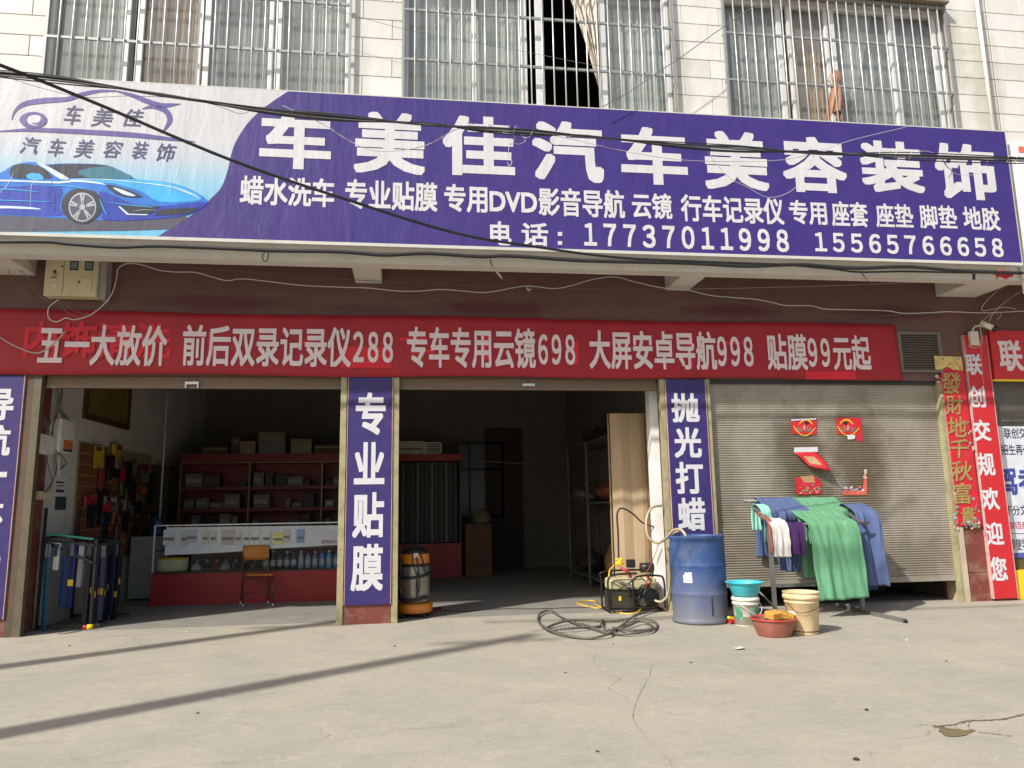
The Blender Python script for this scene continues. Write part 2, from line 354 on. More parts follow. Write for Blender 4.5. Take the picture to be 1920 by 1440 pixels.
# ================================================================== the building
BX = thing('shop_building', 'tiled two-storey shop building with brown ground-floor facade and three roller-shutter bays', 'building', (1.4, 3, 0))
def bpart(name, mb, m, **k): return mb.build(name, m, BX, **k)
b = MB(); b.box(-9, 12, .0, .22, 2.84, 4.45); bpart('fascia_wall', b, BROWNWALL)
stains(BROWNWALL, ((-2.3,3.72,.9,.10,.8),(1.0,3.72,.8,.10,.85),(4.1,3.74,.7,.09,.8),(6.3,3.76,.7,.10,.7),(-.5,3.68,.6,.06,.6)), (84,34,40))
b = MB(); b.box(-9, 12, -.8, 7.2, 4.452, 4.6); bpart('upper_slab', b, RENDERW)
b = MB(); b.box(-9, 12, -.8, -.62, 3.99, 4.45); bpart('edge_beam', b, RENDERW)
for x0, x1 in ((-4.95,-4.3), (-.69,-.37), (3.22,3.53), (7.03,7.62)):
    b = MB(); b.box(x0, x1, -.62, -.002, 4.0, 4.448); bpart('bracket_beam', b, RENDERW, bevel=.008)
# piers
def pier(x0, x1, base=.27):
    b = MB(); b.box(x0, x1, .0, .45, base, 2.84); p = bpart('pier', b, GRANITE)
    b = MB(); b.box(x0-.003, x1+.003, -.006, .45, 0, base-.006); b.build('plinth_stone', GRANITE, p)
    return p
pier(-4.9, -4.225); pier(-.76, -.22); pier(3.14, 3.69)
b = MB(); b.box(-4.298, -4.218, -.015, -.001, .0, 2.84); bpart('render_strip', b, C('dirty_olive_strip', (84,72,58), .7, dirt=.8, dirtc=lin((120,60,52)), dscale=6))
b = MB(); b.box(7.02, 7.7, 0, .45, .36, .92); pr = bpart('pier', b, GRANITE)
b = MB(); b.box(7.02, 7.7, 0, .45, .926, 2.84); b.build('stone_slab', GRANITE, pr)
b = MB(); b.box(7.017, 7.703, -.006, .45, 0, .354); b.build('plinth_stone', GRANITE, pr)
b = MB(); b.box(6.96, 7.03, -.025, .3, 0, 2.84); bpart('cream_corner_strip', b, C('cream_corner', (188,170,152), .7, dirt=.6, dirtc=lin((150,120,90))))
# green shutter guide channels
def channel(x0, x1, z1=2.84, m=None):
    b = MB(); b.box(x0, x1, -.02, .03, 0, z1); b.box(x0, x0+.012, .03, .06, 0, z1); b.box(x1-.012, x1, .03, .06, 0, z1)
    bpart('shutter_guide', b, m or GREENMET, bevel=.003)
channel(-4.215, -4.13, m=C('dull_olive_guide', (96,88,68), .6, dirt=.7, dirtc=lin((66,56,42)), dscale=5)); channel(-.835, -.765); channel(-.222, -.152); channel(3.08, 3.14); channel(3.692, 3.735); channel(6.905, 6.955)
# shutters rolled up: bottom rails
for x0, x1 in ((-4.11, -.835), (-.152, 3.055)):
    b = MB(); b.box(x0, x1, .05, .1, 2.70, 2.84); r = bpart('rolled_shutter', b, BROWNBAR, bevel=.004)
    b = MB(); b.box(x0, min(x1,3.0), .035, .049, 2.70, 2.735); b.build('bottom_rail', BROWNBAR, r)
    xm = (-2.53, 1.42)[x0 > -1]
    b = MB(); b.box(xm-.06, xm+.06, .01, .034, 2.745, 2.775); hz = 2.70 if xm < 0 else 2.74; b.box(xm-.075, xm-.06, .01, .034, hz, 2.775); b.box(xm+.06, xm+.075, .01, .034, hz, 2.775)
    b.build('lock_handle', ALU, r)
b = MB(); b.box(-4.11, 3.74, .22, .45, 2.84, 4.0); bpart('lintel', b, GREYWALL)
# closed shutter: real corrugation
prof = []; pitch = .0295; z = .335; SHY = .06
while z < 2.80:
    for k in range(6):
        a = k/6; prof.append((SHY - .011*math.sin(math.pi*a)**.8 if a > 0 else SHY+.004, z + a*pitch))
    z += pitch
b = MB(); n = len(prof)
NC = 30; vs = []
for c_ in range(NC+1):
    x = 3.74+(6.905-3.74)*c_/NC
    for k, (y, z) in enumerate(prof):
        dn = noise.noise(Vector((x*1.6, int(k/6)*.9, 3.)))*.0022 + .006*noise.noise(Vector((x*1.1, 0, z*1.2)))*math.sin(math.pi*c_/NC)
        vs.append((x, y+dn, z+.002*noise.noise(Vector((x*.9, int(k/6)*.5, 7.)))))
b.add(vs, [(c_*n+i, (c_+1)*n+i, (c_+1)*n+i+1, c_*n+i+1) for c_ in range(NC) for i in range(n-1)], True)
SHM = mat('champagne_slats', lin((168,160,148)), .5, .06, 3, 0, 1, .25, .6, lin((112,102,84)), dscale=1.3, stretch=(1,1,.7))
stains(SHM, ((4.85,1.9,.36,.55,.75),(5.05,1.45,.34,.45,.6),(5.72,1.85,.42,.7,.75),(5.75,1.35,.3,.4,.5),(4.2,.6,.6,.35,.35),(6.3,.55,.8,.3,.35),(3.9,1.4,.2,.9,.3)), (104,92,72))
sh = bpart('closed_shutter', b, SHM)
b = MB(); b.box(3.74, 6.905, .04, .1, .26, .335); b.build('bottom_rail', SHM, sh, bevel=.004)
b = MB(); b.box(3.69, 7.0, .02, .2, 2.79, 2.84); bpart('shutter_head', b, DARKMET)
# interior
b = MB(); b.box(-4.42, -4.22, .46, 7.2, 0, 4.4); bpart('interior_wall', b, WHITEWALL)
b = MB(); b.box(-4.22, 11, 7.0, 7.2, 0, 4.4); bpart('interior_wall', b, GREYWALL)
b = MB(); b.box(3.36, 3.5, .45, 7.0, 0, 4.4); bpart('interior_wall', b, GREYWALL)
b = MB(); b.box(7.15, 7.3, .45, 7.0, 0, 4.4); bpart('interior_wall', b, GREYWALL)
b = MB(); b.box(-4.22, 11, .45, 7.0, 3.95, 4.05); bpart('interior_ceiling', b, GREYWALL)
b = MB(); b.box(3.02, 3.13, .24, .40, 0, 2.83); bpart('white_door_jamb', b, C('white_gloss', (232,232,230), .4))
b = MB(); b.box(1.55, 2.35, 6.93, 6.999, .0, 2.95); bpart('back_door', b, C('dark_maroon_door', (46,26,24), .6))
# back window
b = MB()
for x0, x1, z0, z1 in ((.98,2.0,1.05,1.1),(.98,2.0,2.6,2.65),(.98,1.03,1.1,2.6),(1.95,2.0,1.1,2.6),(1.25,1.29,1.1,2.6),(1.03,1.95,2.05,2.09)): b.box(x0-.05, x1-.05, 6.93, 6.98, z0, z1)
w = bpart('back_window', b, DARKMET)
b = MB(); b.box(1.0, 1.92, 6.985, 6.992, 1.1, 2.6); b.build('pane', C('dim_blue_pane', (92,104,120), .3), w)
# upstairs room shell
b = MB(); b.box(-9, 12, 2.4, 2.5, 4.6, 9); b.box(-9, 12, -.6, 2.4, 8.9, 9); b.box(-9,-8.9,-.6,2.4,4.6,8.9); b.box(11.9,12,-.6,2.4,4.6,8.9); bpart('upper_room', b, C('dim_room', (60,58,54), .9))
# ---------------------------------------------------------------- upper wall with embossed tiles
SEG = ((-8.4, -4.04), (-.745, -.115), (3.17, 3.86), (6.95, 11.5))
WINS = ((-4.04, -.745), (-.115, 3.17), (3.86, 6.95))
b = MB()
for x0, x1 in SEG: b.box(x0, x1, -.8, -.6, 4.46, 8.9)
for x0, x1 in WINS: b.box(x0, x1, -.8, -.6, 4.46, 5.2); b.box(x0, x1, -.8, -.6, 7.72, 8.9)
UW = bpart('upper_wall', b, JOINT)
for tm_ in TILES: stains(tm_, ((7.45,6.6,.22,1.5,.35),(7.05,7.2,.2,.6,.35),(3.3,6.2,.12,.9,.25),(-.6,6.1,.1,.8,.2)), (150,140,112))
tm = {}
def tile(x0, x1, z0, z1):
    w = round(x1-x0, 3); key = (w, rnd.randrange(3))
    if key not in tm:
        mb = MB(); mb.box(0, w-.006, -.013, 0, 0, .236); me = None
        o = mb.build('wall_tile', TILES[key[1]], UW, loc=(0,0,0)); tm[key] = o.data; bm = bmesh.new(); bm.from_mesh(o.data)
        bmesh.ops.bevel(bm, geom=bm.edges[:], offset=.003, segments=1, affect='EDGES'); bm.to_mesh(o.data); bm.free(); D.objects.remove(o)
    o = D.objects.new('wall_tile', tm[key]); col.objects.link(o); o.parent = UW
    o.location = Vector((x0+.003, -.8-rnd.random()*.002, z0+.003)) - BX.location
def fill(x0, x1, zlo, zhi, start=0):
    r = 0; z = 6.74 - .2435*12
    while z < zhi:
        if z+.2435 > zlo:
            x = x0; ph = (r+start) % 2
            pat = (.15, .49) if ph == 0 else (.49, .15); k = 0
            while x < x1-.01:
                xe = min(x+pat[k % 2], x1); 
                if x1-xe < .05: xe = x1
                tile(x, xe, z, z+.24); x = xe; k += 1
        z += .2435; r += 1
fill(-5.32, -4.04, 5.4, 7.7, 1); fill(-.745, -.115, 5.4, 7.7, 1); fill(3.17, 3.86, 5.4, 7.9); fill(6.95, 7.59, 5.4, 8.3); fill(7.60, 8.9, 4.0, 8.3, 1)
# ---------------------------------------------------------------- windows
def X8(px, Y=-.72, y=120): return P(px, y, Y).x
def window(x0, x1, fr):
    b = MB(); b.box(x0, x1, -.75, -.66, 5.2, 5.27); b.box(x0, x1, -.75, -.66, 7.64, 7.72)
    b.box(x0, x0+.05, -.75, -.66, 5.27, 7.64); b.box(x1-.05, x1, -.75, -.66, 5.27, 7.64)
    w = bpart('window', b, WHITEALU, bevel=.004)
    for a, c, d in fr:
        b = MB(); b.box(a, c, -.74-d, -.70-d, 5.27, 7.64); b.build('sash_stile', WHITEALU, w, bevel=.003)
    return w
def pane(w, x0, x1, Y): 
    b = MB(); b.poly([(x0,Y,5.27),(x0,Y,7.64),(x1,Y,7.64),(x1,Y,5.27)]); b.build('pane', GLASS, w)
w1 = window(-4.04, -.745, [(X8(229),X8(240),.0),(X8(254),X8(267),.012),(X8(368),X8(378),.012),(X8(381),X8(392),0),(X8(503),X8(512),0),(X8(516),X8(527),.012)])
w2 = window(-.115, 3.17, [(X8(885),X8(893),0),(X8(977),X8(988),0),(X8(1004),X8(1020),.012),(X8(1125),X8(1137),.0),(X8(1247),X8(1257),0)])
w3 = window(3.86, 6.95, [(X8(1460),X8(1469),0),(X8(1479),X8(1488),.012),(X8(1550),X8(1557),0),(X8(1560),X8(1568),.012),(X8(1671),X8(1681),0),(X8(1752),X8(1760),0)])
for a, c in ((-3.99, X8(240)), (X8(254), X8(378)), (X8(381), X8(527)), (X8(516), -.80)): pane(w1, a, c, -.715+rnd.random()*.01)
for a, c in ((-.06, X8(893)), (X8(885), X8(988)), (X8(1125), 3.12)): pane(w2, a, c, -.715+rnd.random()*.01)
for a, c in ((3.91, X8(1469)), (X8(1479), X8(1557)), (X8(1560), X8(1681)), (X8(1671), 6.90)): pane(w3, a, c, -.715+rnd.random()*.01)
def curtain(x0, x1, m, label, pleat=9, amp=.013, Y=-.56, z0=5.22, z1=7.75, fn=None, seed=0, nv=10):
    def f(u, v):
        x = x0+(x1-x0)*u; k = (x1-x0)*pleat
        ph = 2*math.pi*k*u + 1.2*noise.noise(Vector((u*3, v*1.5, seed)))
        y = Y + amp*math.sin(ph) + .01*math.sin(2.3*ph+seed) + .012*noise.noise(Vector((u*6, v*4, seed+7)))
        p = Vector((x, y, z0+(z1-z0)*v))
        return fn(p, u, v) if fn else p
    b = MB(); b.grid(f, int((x1-x0)*120)+8, nv)
    return tag(b.build('curtain', m, solid=.002), label, 'curtain')
CG = C('grey_green_curtain', (176,182,172), .8); CT = C('tan_curtain', (152,122,86), .8); CGR = C('slate_grey_curtain', (140,146,144), .8); CP = C('pale_curtain', (178,182,176), .8)
curtain(-4.0, X8(238), CG, 'grey-green pleated curtain behind the far left pane of the left window', seed=1)
curtain(X8(262), X8(372), CT, 'tan curtain behind the second pane of the left upstairs window', seed=2)
curtain(X8(384), X8(508), CGR, 'slate grey curtain behind the third pane of the left upstairs window', seed=3)
curtain(X8(512), -.79, CP, 'pale grey curtain at the right end of the left upstairs window', seed=4)
curtain(-.07, X8(890), CP, 'pale green-grey curtain at the left end of the middle window', seed=5)
curtain(X8(886), X8(985), CG, 'grey-green curtain left of the open sash of the middle window', seed=6)
curtain(X8(1130), 3.13, CP, 'pale curtain right of the dark open gap of the middle window', seed=7)
curtain(3.9, X8(1466), CGR, 'dark grey-green curtain at the left end of the right window', seed=8)
curtain(X8(1482), X8(1552), CT, 'tan curtain behind the second pane of the right window', seed=9)
curtain(X8(1566), X8(1676), CGR, 'grey curtain right of the hanging cloth in the right window', seed=10)
curtain(X8(1674), 6.90, CGR, 'slate curtain at the right end of the right upstairs window', seed=11)
curtain(X8(1596), X8(1650), C('sheer_white', (205,208,202), .8), 'gathered sheer white curtain swept down to the hanging cloth', 26, .01, -.62, 6.3, 7.75,
        lambda p, u, v: Vector((X8(1586)+(p.x-X8(1586))*(.12+.95*v**.8), p.y, p.z)), 12)
curtain(X8(1072), X8(1122), C('cream_lace', (214,204,190), .7), 'cream lace curtain blown out through the open middle window', 12, .03, -.66, 6.42, 7.75,
        lambda p, u, v: Vector((X8(1124)+(p.x-X8(1124))*(.02+1.1*v), p.y-.05*math.sin(v*3), p.z)), 13)
# grilles
def grille(x0, x1, n, rails, label=None, side=False):
    Y = -.87
    b = MB(); 
    for z in rails: b.box(x0, x1, Y-.012, Y+.012, z-.014, z+.014)
    for x in (x0, x1): b.box(x-.014, x+.014, Y-.0125, Y+.0125, 5.5, 7.75)
    for x in ((x0, x1) if side else ()):
        for z in rails: b.box(x-.012, x+.012, Y+.013, -.80, z-.012, z+.012)
    b.box(x0, x1, Y-.012, Y+.012, 5.5, 5.53)
    g = bpart('window_grille', b, STEELFR)
    me = None
    for i in range(1, n):
        x = x0+(x1-x0)*i/n
        if me is None:
            mb = MB(); mb.cyl((0,0,0), (0,0,2.25), .0085, n=8); o = mb.build('bar', STEELBAR, g, loc=(0,0,0)); me = o.data; D.objects.remove(o)
        o = D.objects.new('bar', me); col.objects.link(o); o.parent = g
        o.location = Vector((x, Y-.0205, 5.5)) - BX.location
        o.rotation_euler = (0, rnd.uniform(-.002, .002), 0)
    return g
grille(-4.0, -.735, 24, (6.46, 7.10, 7.7)); grille(-.125, 3.17, 24, (6.46, 7.10, 7.7)); grille(3.85, 6.93, 24, (6.46, 7.10, 7.68), side=True)
# rusted hood over the right window
b = MB(); b.box(3.84, 6.95, -.95, -.8, 7.715, 7.74); bpart('window_hood', b, C('rusty_sheet', (120,110,90), .8, dirt=.8, dirtc=lin((80,60,40)), dscale=8))

# ================================================================== main sign
SY = -1.0
zt, zb, xr = 5.905, 4.12, 7.47; xl = -5.3
S = thing('shop_sign', 'long purple and white vinyl shop sign with large white characters above the three bays', 'sign', (1.1, -.9, 4.12))
b = MB(); b.box(xl, xr, SY+.03, -.815, zb, zt); b.box(xl, xr, SY, SY+.028, zb, zb+.035); b.box(xl, xr, SY, SY+.028, zt-.012, zt); b.box(xr-.012, xr, SY, SY+.028, zb+.036, zt-.013)
b.build('sign_box', C('white_sign_frame', (200,198,190), .5, dirt=.4, dirtc=lin((150,145,135)), dscale=6), S)
L1 = [(1625,150),(1500,235),(1400,325),(1330,430),(1300,510),(1280,600),(1240,700),(1160,780),(1050,870),(950,930),(860,990)]
bound = spline([P(x/3, 120+y/3, SY) for x, y in L1], 6); bound[0].z = zt-.012; bound[-1].z = zb+.035
for p in bound: p.z = max(zb+.035, min(zt-.012, p.z))
b = MB(); b.poly([Vector((xr-.012, SY, zt-.012)), Vector((xr-.012, SY, zb+.035))] + bound[::-1])
b.build('purple_banner', PURPLE, S)
def gradmat():
    m = mat('white_to_blue_print', (.55,.56,.60), .45, .03, 3)
    m = fabric_bump(m, .85); t = m.node_tree; bs = t.nodes['Principled BSDF']; N = t.nodes.new; L = t.links.new
    g = N('ShaderNodeNewGeometry'); sp = N('ShaderNodeSeparateXYZ'); L(g.outputs['Position'], sp.inputs[0])
    n = N('ShaderNodeTexNoise'); n.inputs['Scale'].default_value = 1.2; L(g.outputs['Position'], n.inputs[0])
    ad = N('ShaderNodeMath'); ad.operation = 'MULTIPLY_ADD'; ad.inputs[1].default_value = .15; L(n.outputs[0], ad.inputs[0]); L(sp.outputs[2], ad.inputs[2])
    r = N('ShaderNodeMapRange'); r.inputs[1].default_value = 4.55; r.inputs[2].default_value = 5.35; L(ad.outputs[0], r.inputs[0])
    cr = N('ShaderNodeValToRGB'); cr.color_ramp.elements[0].color = (.13,.44,.66,1); cr.color_ramp.elements[1].color = (.53,.53,.56,1)
    e = cr.color_ramp.elements.new(.35); e.color = (.25,.48,.64,1); e = cr.color_ramp.elements.new(.7); e.color = (.45,.51,.58,1)
    L(r.outputs[0], cr.inputs[0]); L(cr.outputs[0], bs.inputs['Base Color']); return m
b = MB(); b.poly([Vector((xl, SY+.001, zb+.035)), Vector((xl, SY+.001, zt-.012))] + [p+Vector((0,.001,0)) for p in bound][0:] )
b.build('picture_banner', gradmat(), S)
# blue sports car print (flat print, layers a millimetre apart)
def pr(name, pts, layer, m, smooth=4, ox=0, oy=120, s=3.): 
    mb = MB(); mb.poly(pxpoly(pts, SY-.0012*layer, ox, oy, s, smooth)); return mb.build(name, m, S)
BL = [fabric_bump(C(n_, c_, .42, var=.2, scale=5), .5) for n_, c_ in (('car_blue', (32,110,200)), ('car_dark_blue', (34,58,165)), ('car_light_blue', (60,165,225)), ('car_white', (200,220,235)), ('car_black', (40,44,60)), ('road_grey', (78,76,92)), ('silver', (170,175,185)), ('teal_glass', (50,110,130)))]
pr('road_print', [(-160,850),(1000,830),(1060,865),(960,930),(700,938),(-160,945)], 1, BL[5], 0)
pr('car_print', [(-160,640),(0,612),(60,575),(130,554),(200,552),(250,566),(330,560),(480,560),(600,570),(690,605),(755,645),(900,660),(1000,680),(1090,715),(1165,765),(1150,800),(1060,845),(900,868),(640,880),(300,865),(0,850),(-160,850)], 2, BL[0], 3)
pr('car_lower_print', [(-160,690),(60,690),(250,680),(350,700),(330,800),(340,855),(0,845),(-160,845)], 3, BL[1], 3)
pr('car_bumper_print', [(560,720),(640,740),(760,790),(900,800),(1150,775),(1140,805),(1050,850),(880,872),(600,880),(575,830)], 3, BL[1], 3)
pr('car_hood_print', [(380,648),(560,640),(755,648),(900,662),(1020,690),(1130,745),(1100,770),(900,775),(800,720),(640,672),(500,668)], 3, BL[2], 3)
pr('car_glint_print', [(-150,655),(0,650),(150,655),(330,660),(420,652),(540,662),(600,680),(540,672),(420,662),(330,672),(150,664),(0,660),(-150,662)], 4, BL[3], 2)
pr('car_glint_print', [(-100,800),(40,798),(180,806),(230,818),(60,812),(-100,810)], 4, BL[3], 2)
pr('car_side_window_print', [(70,575),(130,562),(200,570),(250,590),(290,640),(180,642),(60,635)], 4, BL[4], 3)
pr('car_windscreen_print', [(270,568),(450,562),(600,570),(680,605),(752,645),(500,642),(390,640),(330,605)], 4, BL[4], 2)
pr('car_windscreen_print', [(440,600),(600,575),(680,605),(748,643),(500,640)], 5, BL[7], 2)
pr('car_pillar_print', [(205,556),(250,566),(310,598),(390,645),(340,648),(270,600)], 5, BL[3], 2)
pr('car_mirror_print', [(148,625),(185,612),(230,622),(245,650),(190,655),(155,642)], 5, BL[2], 3)
def ell(cx, cy, rx, ry, n=28): return [(cx+rx*math.cos(2*math.pi*i/n), cy+ry*math.sin(2*math.pi*i/n)) for i in range(n)]
pr('wheel_arch_print', ell(462,795,118,98), 4, BL[4], 0)
pr('wheel_rim_print', ell(463,805,78,82), 5, BL[6], 0)
pr('wheel_disc_print', ell(463,805,70,74), 6, BL[5], 0)
for k in range(5):
    a = -math.pi/2+k*2*math.pi/5; ca, sa = math.cos(a), math.sin(a)
    for d in (-.13, .13):
        c2, s2 = math.cos(a+d), math.sin(a+d)
        pr('spoke_print', [(463+14*ca-5*sa, 805+14*sa+5*ca),(463+72*c2-5*sa, 805+76*s2+5*ca),(463+72*c2+5*sa, 805+76*s2-5*ca),(463+14*ca+5*sa, 805+14*sa-5*ca)], 7, BL[6], 0)
pr('hub_print', ell(463,805,17,17,14), 8, BL[6], 0)
pr('headlight_print', [(600,680),(660,688),(740,715),(800,745),(740,750),(670,738),(620,708)], 5, BL[4], 3)
pr('headlight_print', [(635,695),(700,712),(765,742),(700,735)], 6, BL[3], 3)
pr('intake_print', [(675,795),(790,796),(905,800),(840,845),(720,845)], 5, BL[4], 0)
pr('intake_print', [(890,820),(1000,810),(1120,806),(1060,845),(870,852)], 5, BL[4], 0)
pr('bumper_line_print', [(665,802),(675,800),(725,842),(830,845),(830,851),(715,849)], 6, BL[3], 0)
for pts_, m_ in (([(395,650,2),(560,648,4),(760,664,4),(960,690,5),(1080,728,3)],3),([(250,690,2),(330,684,5),(420,690,5),(520,712,2)],2),([(-140,700,4),(60,705,6),(220,720,3)],2),([(-140,760,3),(80,768,5),(300,775,2)],2),([(290,655,1.5),(300,700,1.5),(312,790,1.5),(300,842,1.5)],4),
        ([(600,775,2),(700,790,4),(860,806,3)],2),([(980,700,1),(1050,722,5),(1100,742,6),(1120,760,2)],3),([(560,760,3),(580,810,6),(600,850,3)],2),([(30,700,1),(60,650,2.5),(75,610,1)],3),([(955,640,1.5),(962,700,2),(950,735,1)],3),([(1010,560,1.5),(998,610,2),(990,640,1)],3),([(170,800,1),(175,700,2.2),(190,640,1)],3),([(-20,760,1.5),(10,710,2.5),(40,690,1)],3),([(740,830,1),(800,820,3),(880,822,1)],6)):
    b = MB(); ribbon(b, pts_, SY-.0065, 0, 120, 3.); b.build('car_glint_print', BL[m_], S)
pr('tyre_print', ell(463,805,92,94), 4.5, BL[4], 0)
# logo
b = MB()
for st in ([(65,675,3),(85,622,14),(140,583,26),(250,565,30),(380,556,24),(470,528,22),(560,511,16),(655,512,6)],
           [(640,508,4),(740,535,20),(830,570,28),(900,592,28),(960,590,18),(1015,583,2)],
           [(800,612,4),(860,600,20),(930,622,30),(955,670,28),(935,715,16),(905,750,2)],
           [(-150,742,3),(0,738,6),(170,730,20),(400,738,26),(700,755,28),(900,775,22),(1100,798,3)]):
    ribbon(b, st, SY-.003, 0, 0, 3.)
b.build('logo_swoosh', LOGOPR, S)
pr('logo_wheel', ell(187,675,77,46), 3.5, LOGOPR, 0, 0, 0); pr('logo_wheel_inner', ell(196,676,44,30), 4.5, WHITEPR, 0, 0, 0)
b = MB(); ribbon(b, [(225,658,2),(232,676,10),(215,694,12),(180,694,3)], SY-.0068, 0, 0, 3.); b.build('logo_crescent', LOGOPR, S)
for ch, x0, x1, y0, y1 in (('车',358,466,590,702),('美',512,640,606,712),('佳',695,806,612,712),('汽',112,228,770,866),('车',268,368,778,880),('美',415,528,783,888),('容',580,690,790,888),('装',740,835,795,895),('饰',880,992,806,908)):
    text(ch, x0/3, y0/3, x1/3, y1/3, SY-.0035, INKPR, S, bold=.006, shear=.25)
# large title and service lines
TY = SY-.003
for ch, x0, y0, x1, y1 in (('车',487,208,621,317),('美',664,211,797,326),('佳',830,218,965,330),('汽',998,228,1131,341),('车',1164,239,1288,346),('美',1320,247,1439,356),('容',1467,257,1586,361),('装',1614,265,1730,361),('饰',1754,270,1867,374)):
    text(ch, x0, y0, x1, y1, TY, WHITEPR, S, bold=.036)
for s_, x0, y0, x1, y1, bo in (('蜡水洗车',450,332,627,386,.03),('专业贴膜',647,339,820,394,.03),('专用',833,346,914,398,.03),('DVD',918,360,1007,398,.03),('影音导航',1010,354,1171,407,.026),
        ('云镜',1185,362,1260,410,.026),('行车记录仪',1277,368,1469,418,.026),('专用',1480,376,1550,421,.028),('座套',1559,378,1627,425,.024),('座垫',1642,382,1712,427,.022),('脚垫',1724,385,1794,429,.022),('地胶',1806,388,1874,432,.026)):
    text(s_, x0, y0, x1, y1, TY, WHITEPR, S, bold=bo)
text('电', 919,415,959,460, TY, WHITEPR, S, bold=.03); text('话', 978,418,1028,461, TY, WHITEPR, S, bold=.028)
for yy in (435, 452):
    b = MB(); b.poly([P(1046,yy,TY),P(1054,yy,TY),P(1054,yy+7,TY),P(1046,yy+7,TY)]); b.build('lettering', WHITEPR, S)
text('17737011998', 1095,424,1478,467, TY, WHITEPR, S, bold=.03, space=1.18); text('15565766658', 1528,441,1880,477, TY, WHITEPR, S, bold=.03, space=1.18)

# ================================================================== red banner
BY = -.05
R = thing('red_banner', 'long red cloth banner with pale price lettering strung under the purple sign', 'banner', (.9, BY, 2.84))
def rb(u, v):
    x = -5.2+u*(6.36+5.2); z0 = 2.845+.012*math.sin(x*1.9)+.006*noise.noise(Vector((x*4,0,3))); z1 = 3.585+.01*math.sin(x*1.3+1)+.008*noise.noise(Vector((x*3,5,1)))
    return Vector((x+.03*(1-v)*(u>.99), BY+.004*noise.noise(Vector((x*1.2, v*1.5, 2)))+.004, z0+(z1-z0)*v))
b = MB(); b.grid(rb, 160, 10); b.build('cloth', REDBAN, R, solid=.003)
RT = BY-.007
for s_, x0, y0, x1, y1 in (('五一大放价',72,609,313,686),('前后双录记录仪',342,611,658,687),('288',662,622,737,680),('专车专用云镜',763,614,1004,690),('698',1009,627,1078,684),('大屏安卓导航',1105,620,1343,693),('998',1345,631,1412,687),('贴膜',1438,626,1513,694),('99',1515,634,1556,688),('元起',1562,629,1632,695)):
    text(s_, x0, y0, x1, y1, RT, PINKTXT, R, bold=.026)
text('内饰清洗', 45,603,322,672, BY-.0045, REDGHOST, R, name='faded_lettering', bold=.03)
b = MB()
for x0, y0, x1, y1 in ((750,632,800,640),(770,655,815,663),(905,625,918,675),(980,640,1000,648),(1075,640,1085,685),(560,640,600,646),(1135,640,1180,647),(1290,633,1300,690),(390,622,400,668),(640,650,735,690),(1510,696,1605,711),(1360,640,1395,646)):
    b = MB(); b.poly([P(x0,y0,BY-.0035),P(x1,y0,BY-.0035),P(x1,y1,BY-.0035),P(x0,y1,BY-.0035)]); b.build('faded_patch', REDGHOST, R)

# ================================================================== pier sign boards
def board(label, x0, x1, z0, z1, chars, m=PURPLE2, tm_=WHITEPR2, Y=-.03, name='pier_sign', bold=.034, frame=True):
    o = thing(name, label, 'sign', ((x0+x1)/2, Y, z0))
    b = MB(); b.box(x0, x1, Y, -.004, z0, z1); b.build('board', m, o, bevel=.002)
    for ch, a, c, d, e in chars: text(ch, a, c, d, e, Y-.003, tm_, o, bold=bold)
    if frame:
        b = MB(); b.box(x0-.008, x0-.001, Y-.004, -.004, z0, z1); b.box(x1+.001, x1+.008, Y-.004, -.004, z0, z1); b.build('edge_tape', C('peeling_pink_edge', (205,165,160), .7, dirt=.8, dirtc=lin((120,60,60)), dscale=12), o)
    return o
board('purple vertical pier sign between the two open bays, four white characters', -.745, -.235, .215, 2.835, [('专',667,736,723,815),('业',664,829,721,908),('贴',661,923,720,1008),('膜',658,1020,718,1108)])
board('purple vertical pier sign behind the blue barrel beside the closed shutter', 3.155, 3.67, .27, 2.835, [('抛',1259,737,1311,792),('光',1264,801,1315,858),('打',1267,866,1319,926),('蜡',1271,933,1323,995)])
board('purple vertical pier sign cut off by the left edge of the photo', -4.87, -4.31, .19, 2.83, [('导',-34,729,26,788),('航',-38,797,20,855),('一',-44,885,13,895),('体',-48,934,6,990),('机',-52,1008,2,1062)])
# ================================================================== shop next door on the right
N2 = thing('neighbour_shop', 'shopfront at the right edge with dark window, poster glass and yellow base', 'building', (9.4, .3, 0))
b = MB(); b.box(7.7, 11.5, .06, .2, 2.3, 2.84); b.box(7.7, 7.76, .06, .2, .5, 2.3); b.build('window_frame', C('dull_steel_frame', (90,86,80), .5), N2)
b = MB(); b.poly([(7.76,.12,.5),(7.76,.12,2.3),(11.5,.12,2.3),(11.5,.12,.5)]); b.build('pane', GLASS, N2)
b = MB(); b.box(7.7, 11.5, -.01, .2, .004, .37); b.build('yellow_base', YELLOW, N2)
b = MB(); b.box(7.7, 11.5, .06, .2, .37, .5); b.build('sill', C('dark_olive_sill', (84,76,40), .6), N2)
b = MB(); b.box(7.7, 11.5, .6, .7, 0, 4.0); b.build('back_wall', C('dim_back', (52,52,54), .8), N2)
o = thing('window_poster', 'white driving-school poster with dark and blue lettering inside the right shop glass', 'poster', (8.6, .08, .5))
b = MB(); b.box(7.73, 9.6, .08, .1, .58, 2.24); b.build('sheet', C('poster_white', (206,210,220), .4), o)
b = MB(); b.box(7.73, 9.6, .077, .0795, .52, .575); b.build('blue_band', C('poster_blue', (84,90,165), .4), o)
DK = C('poster_ink', (52,54,70), .5); BI = C('poster_blue_ink', (62,72,150), .5); RI = C('poster_red_ink', (190,50,70), .5)
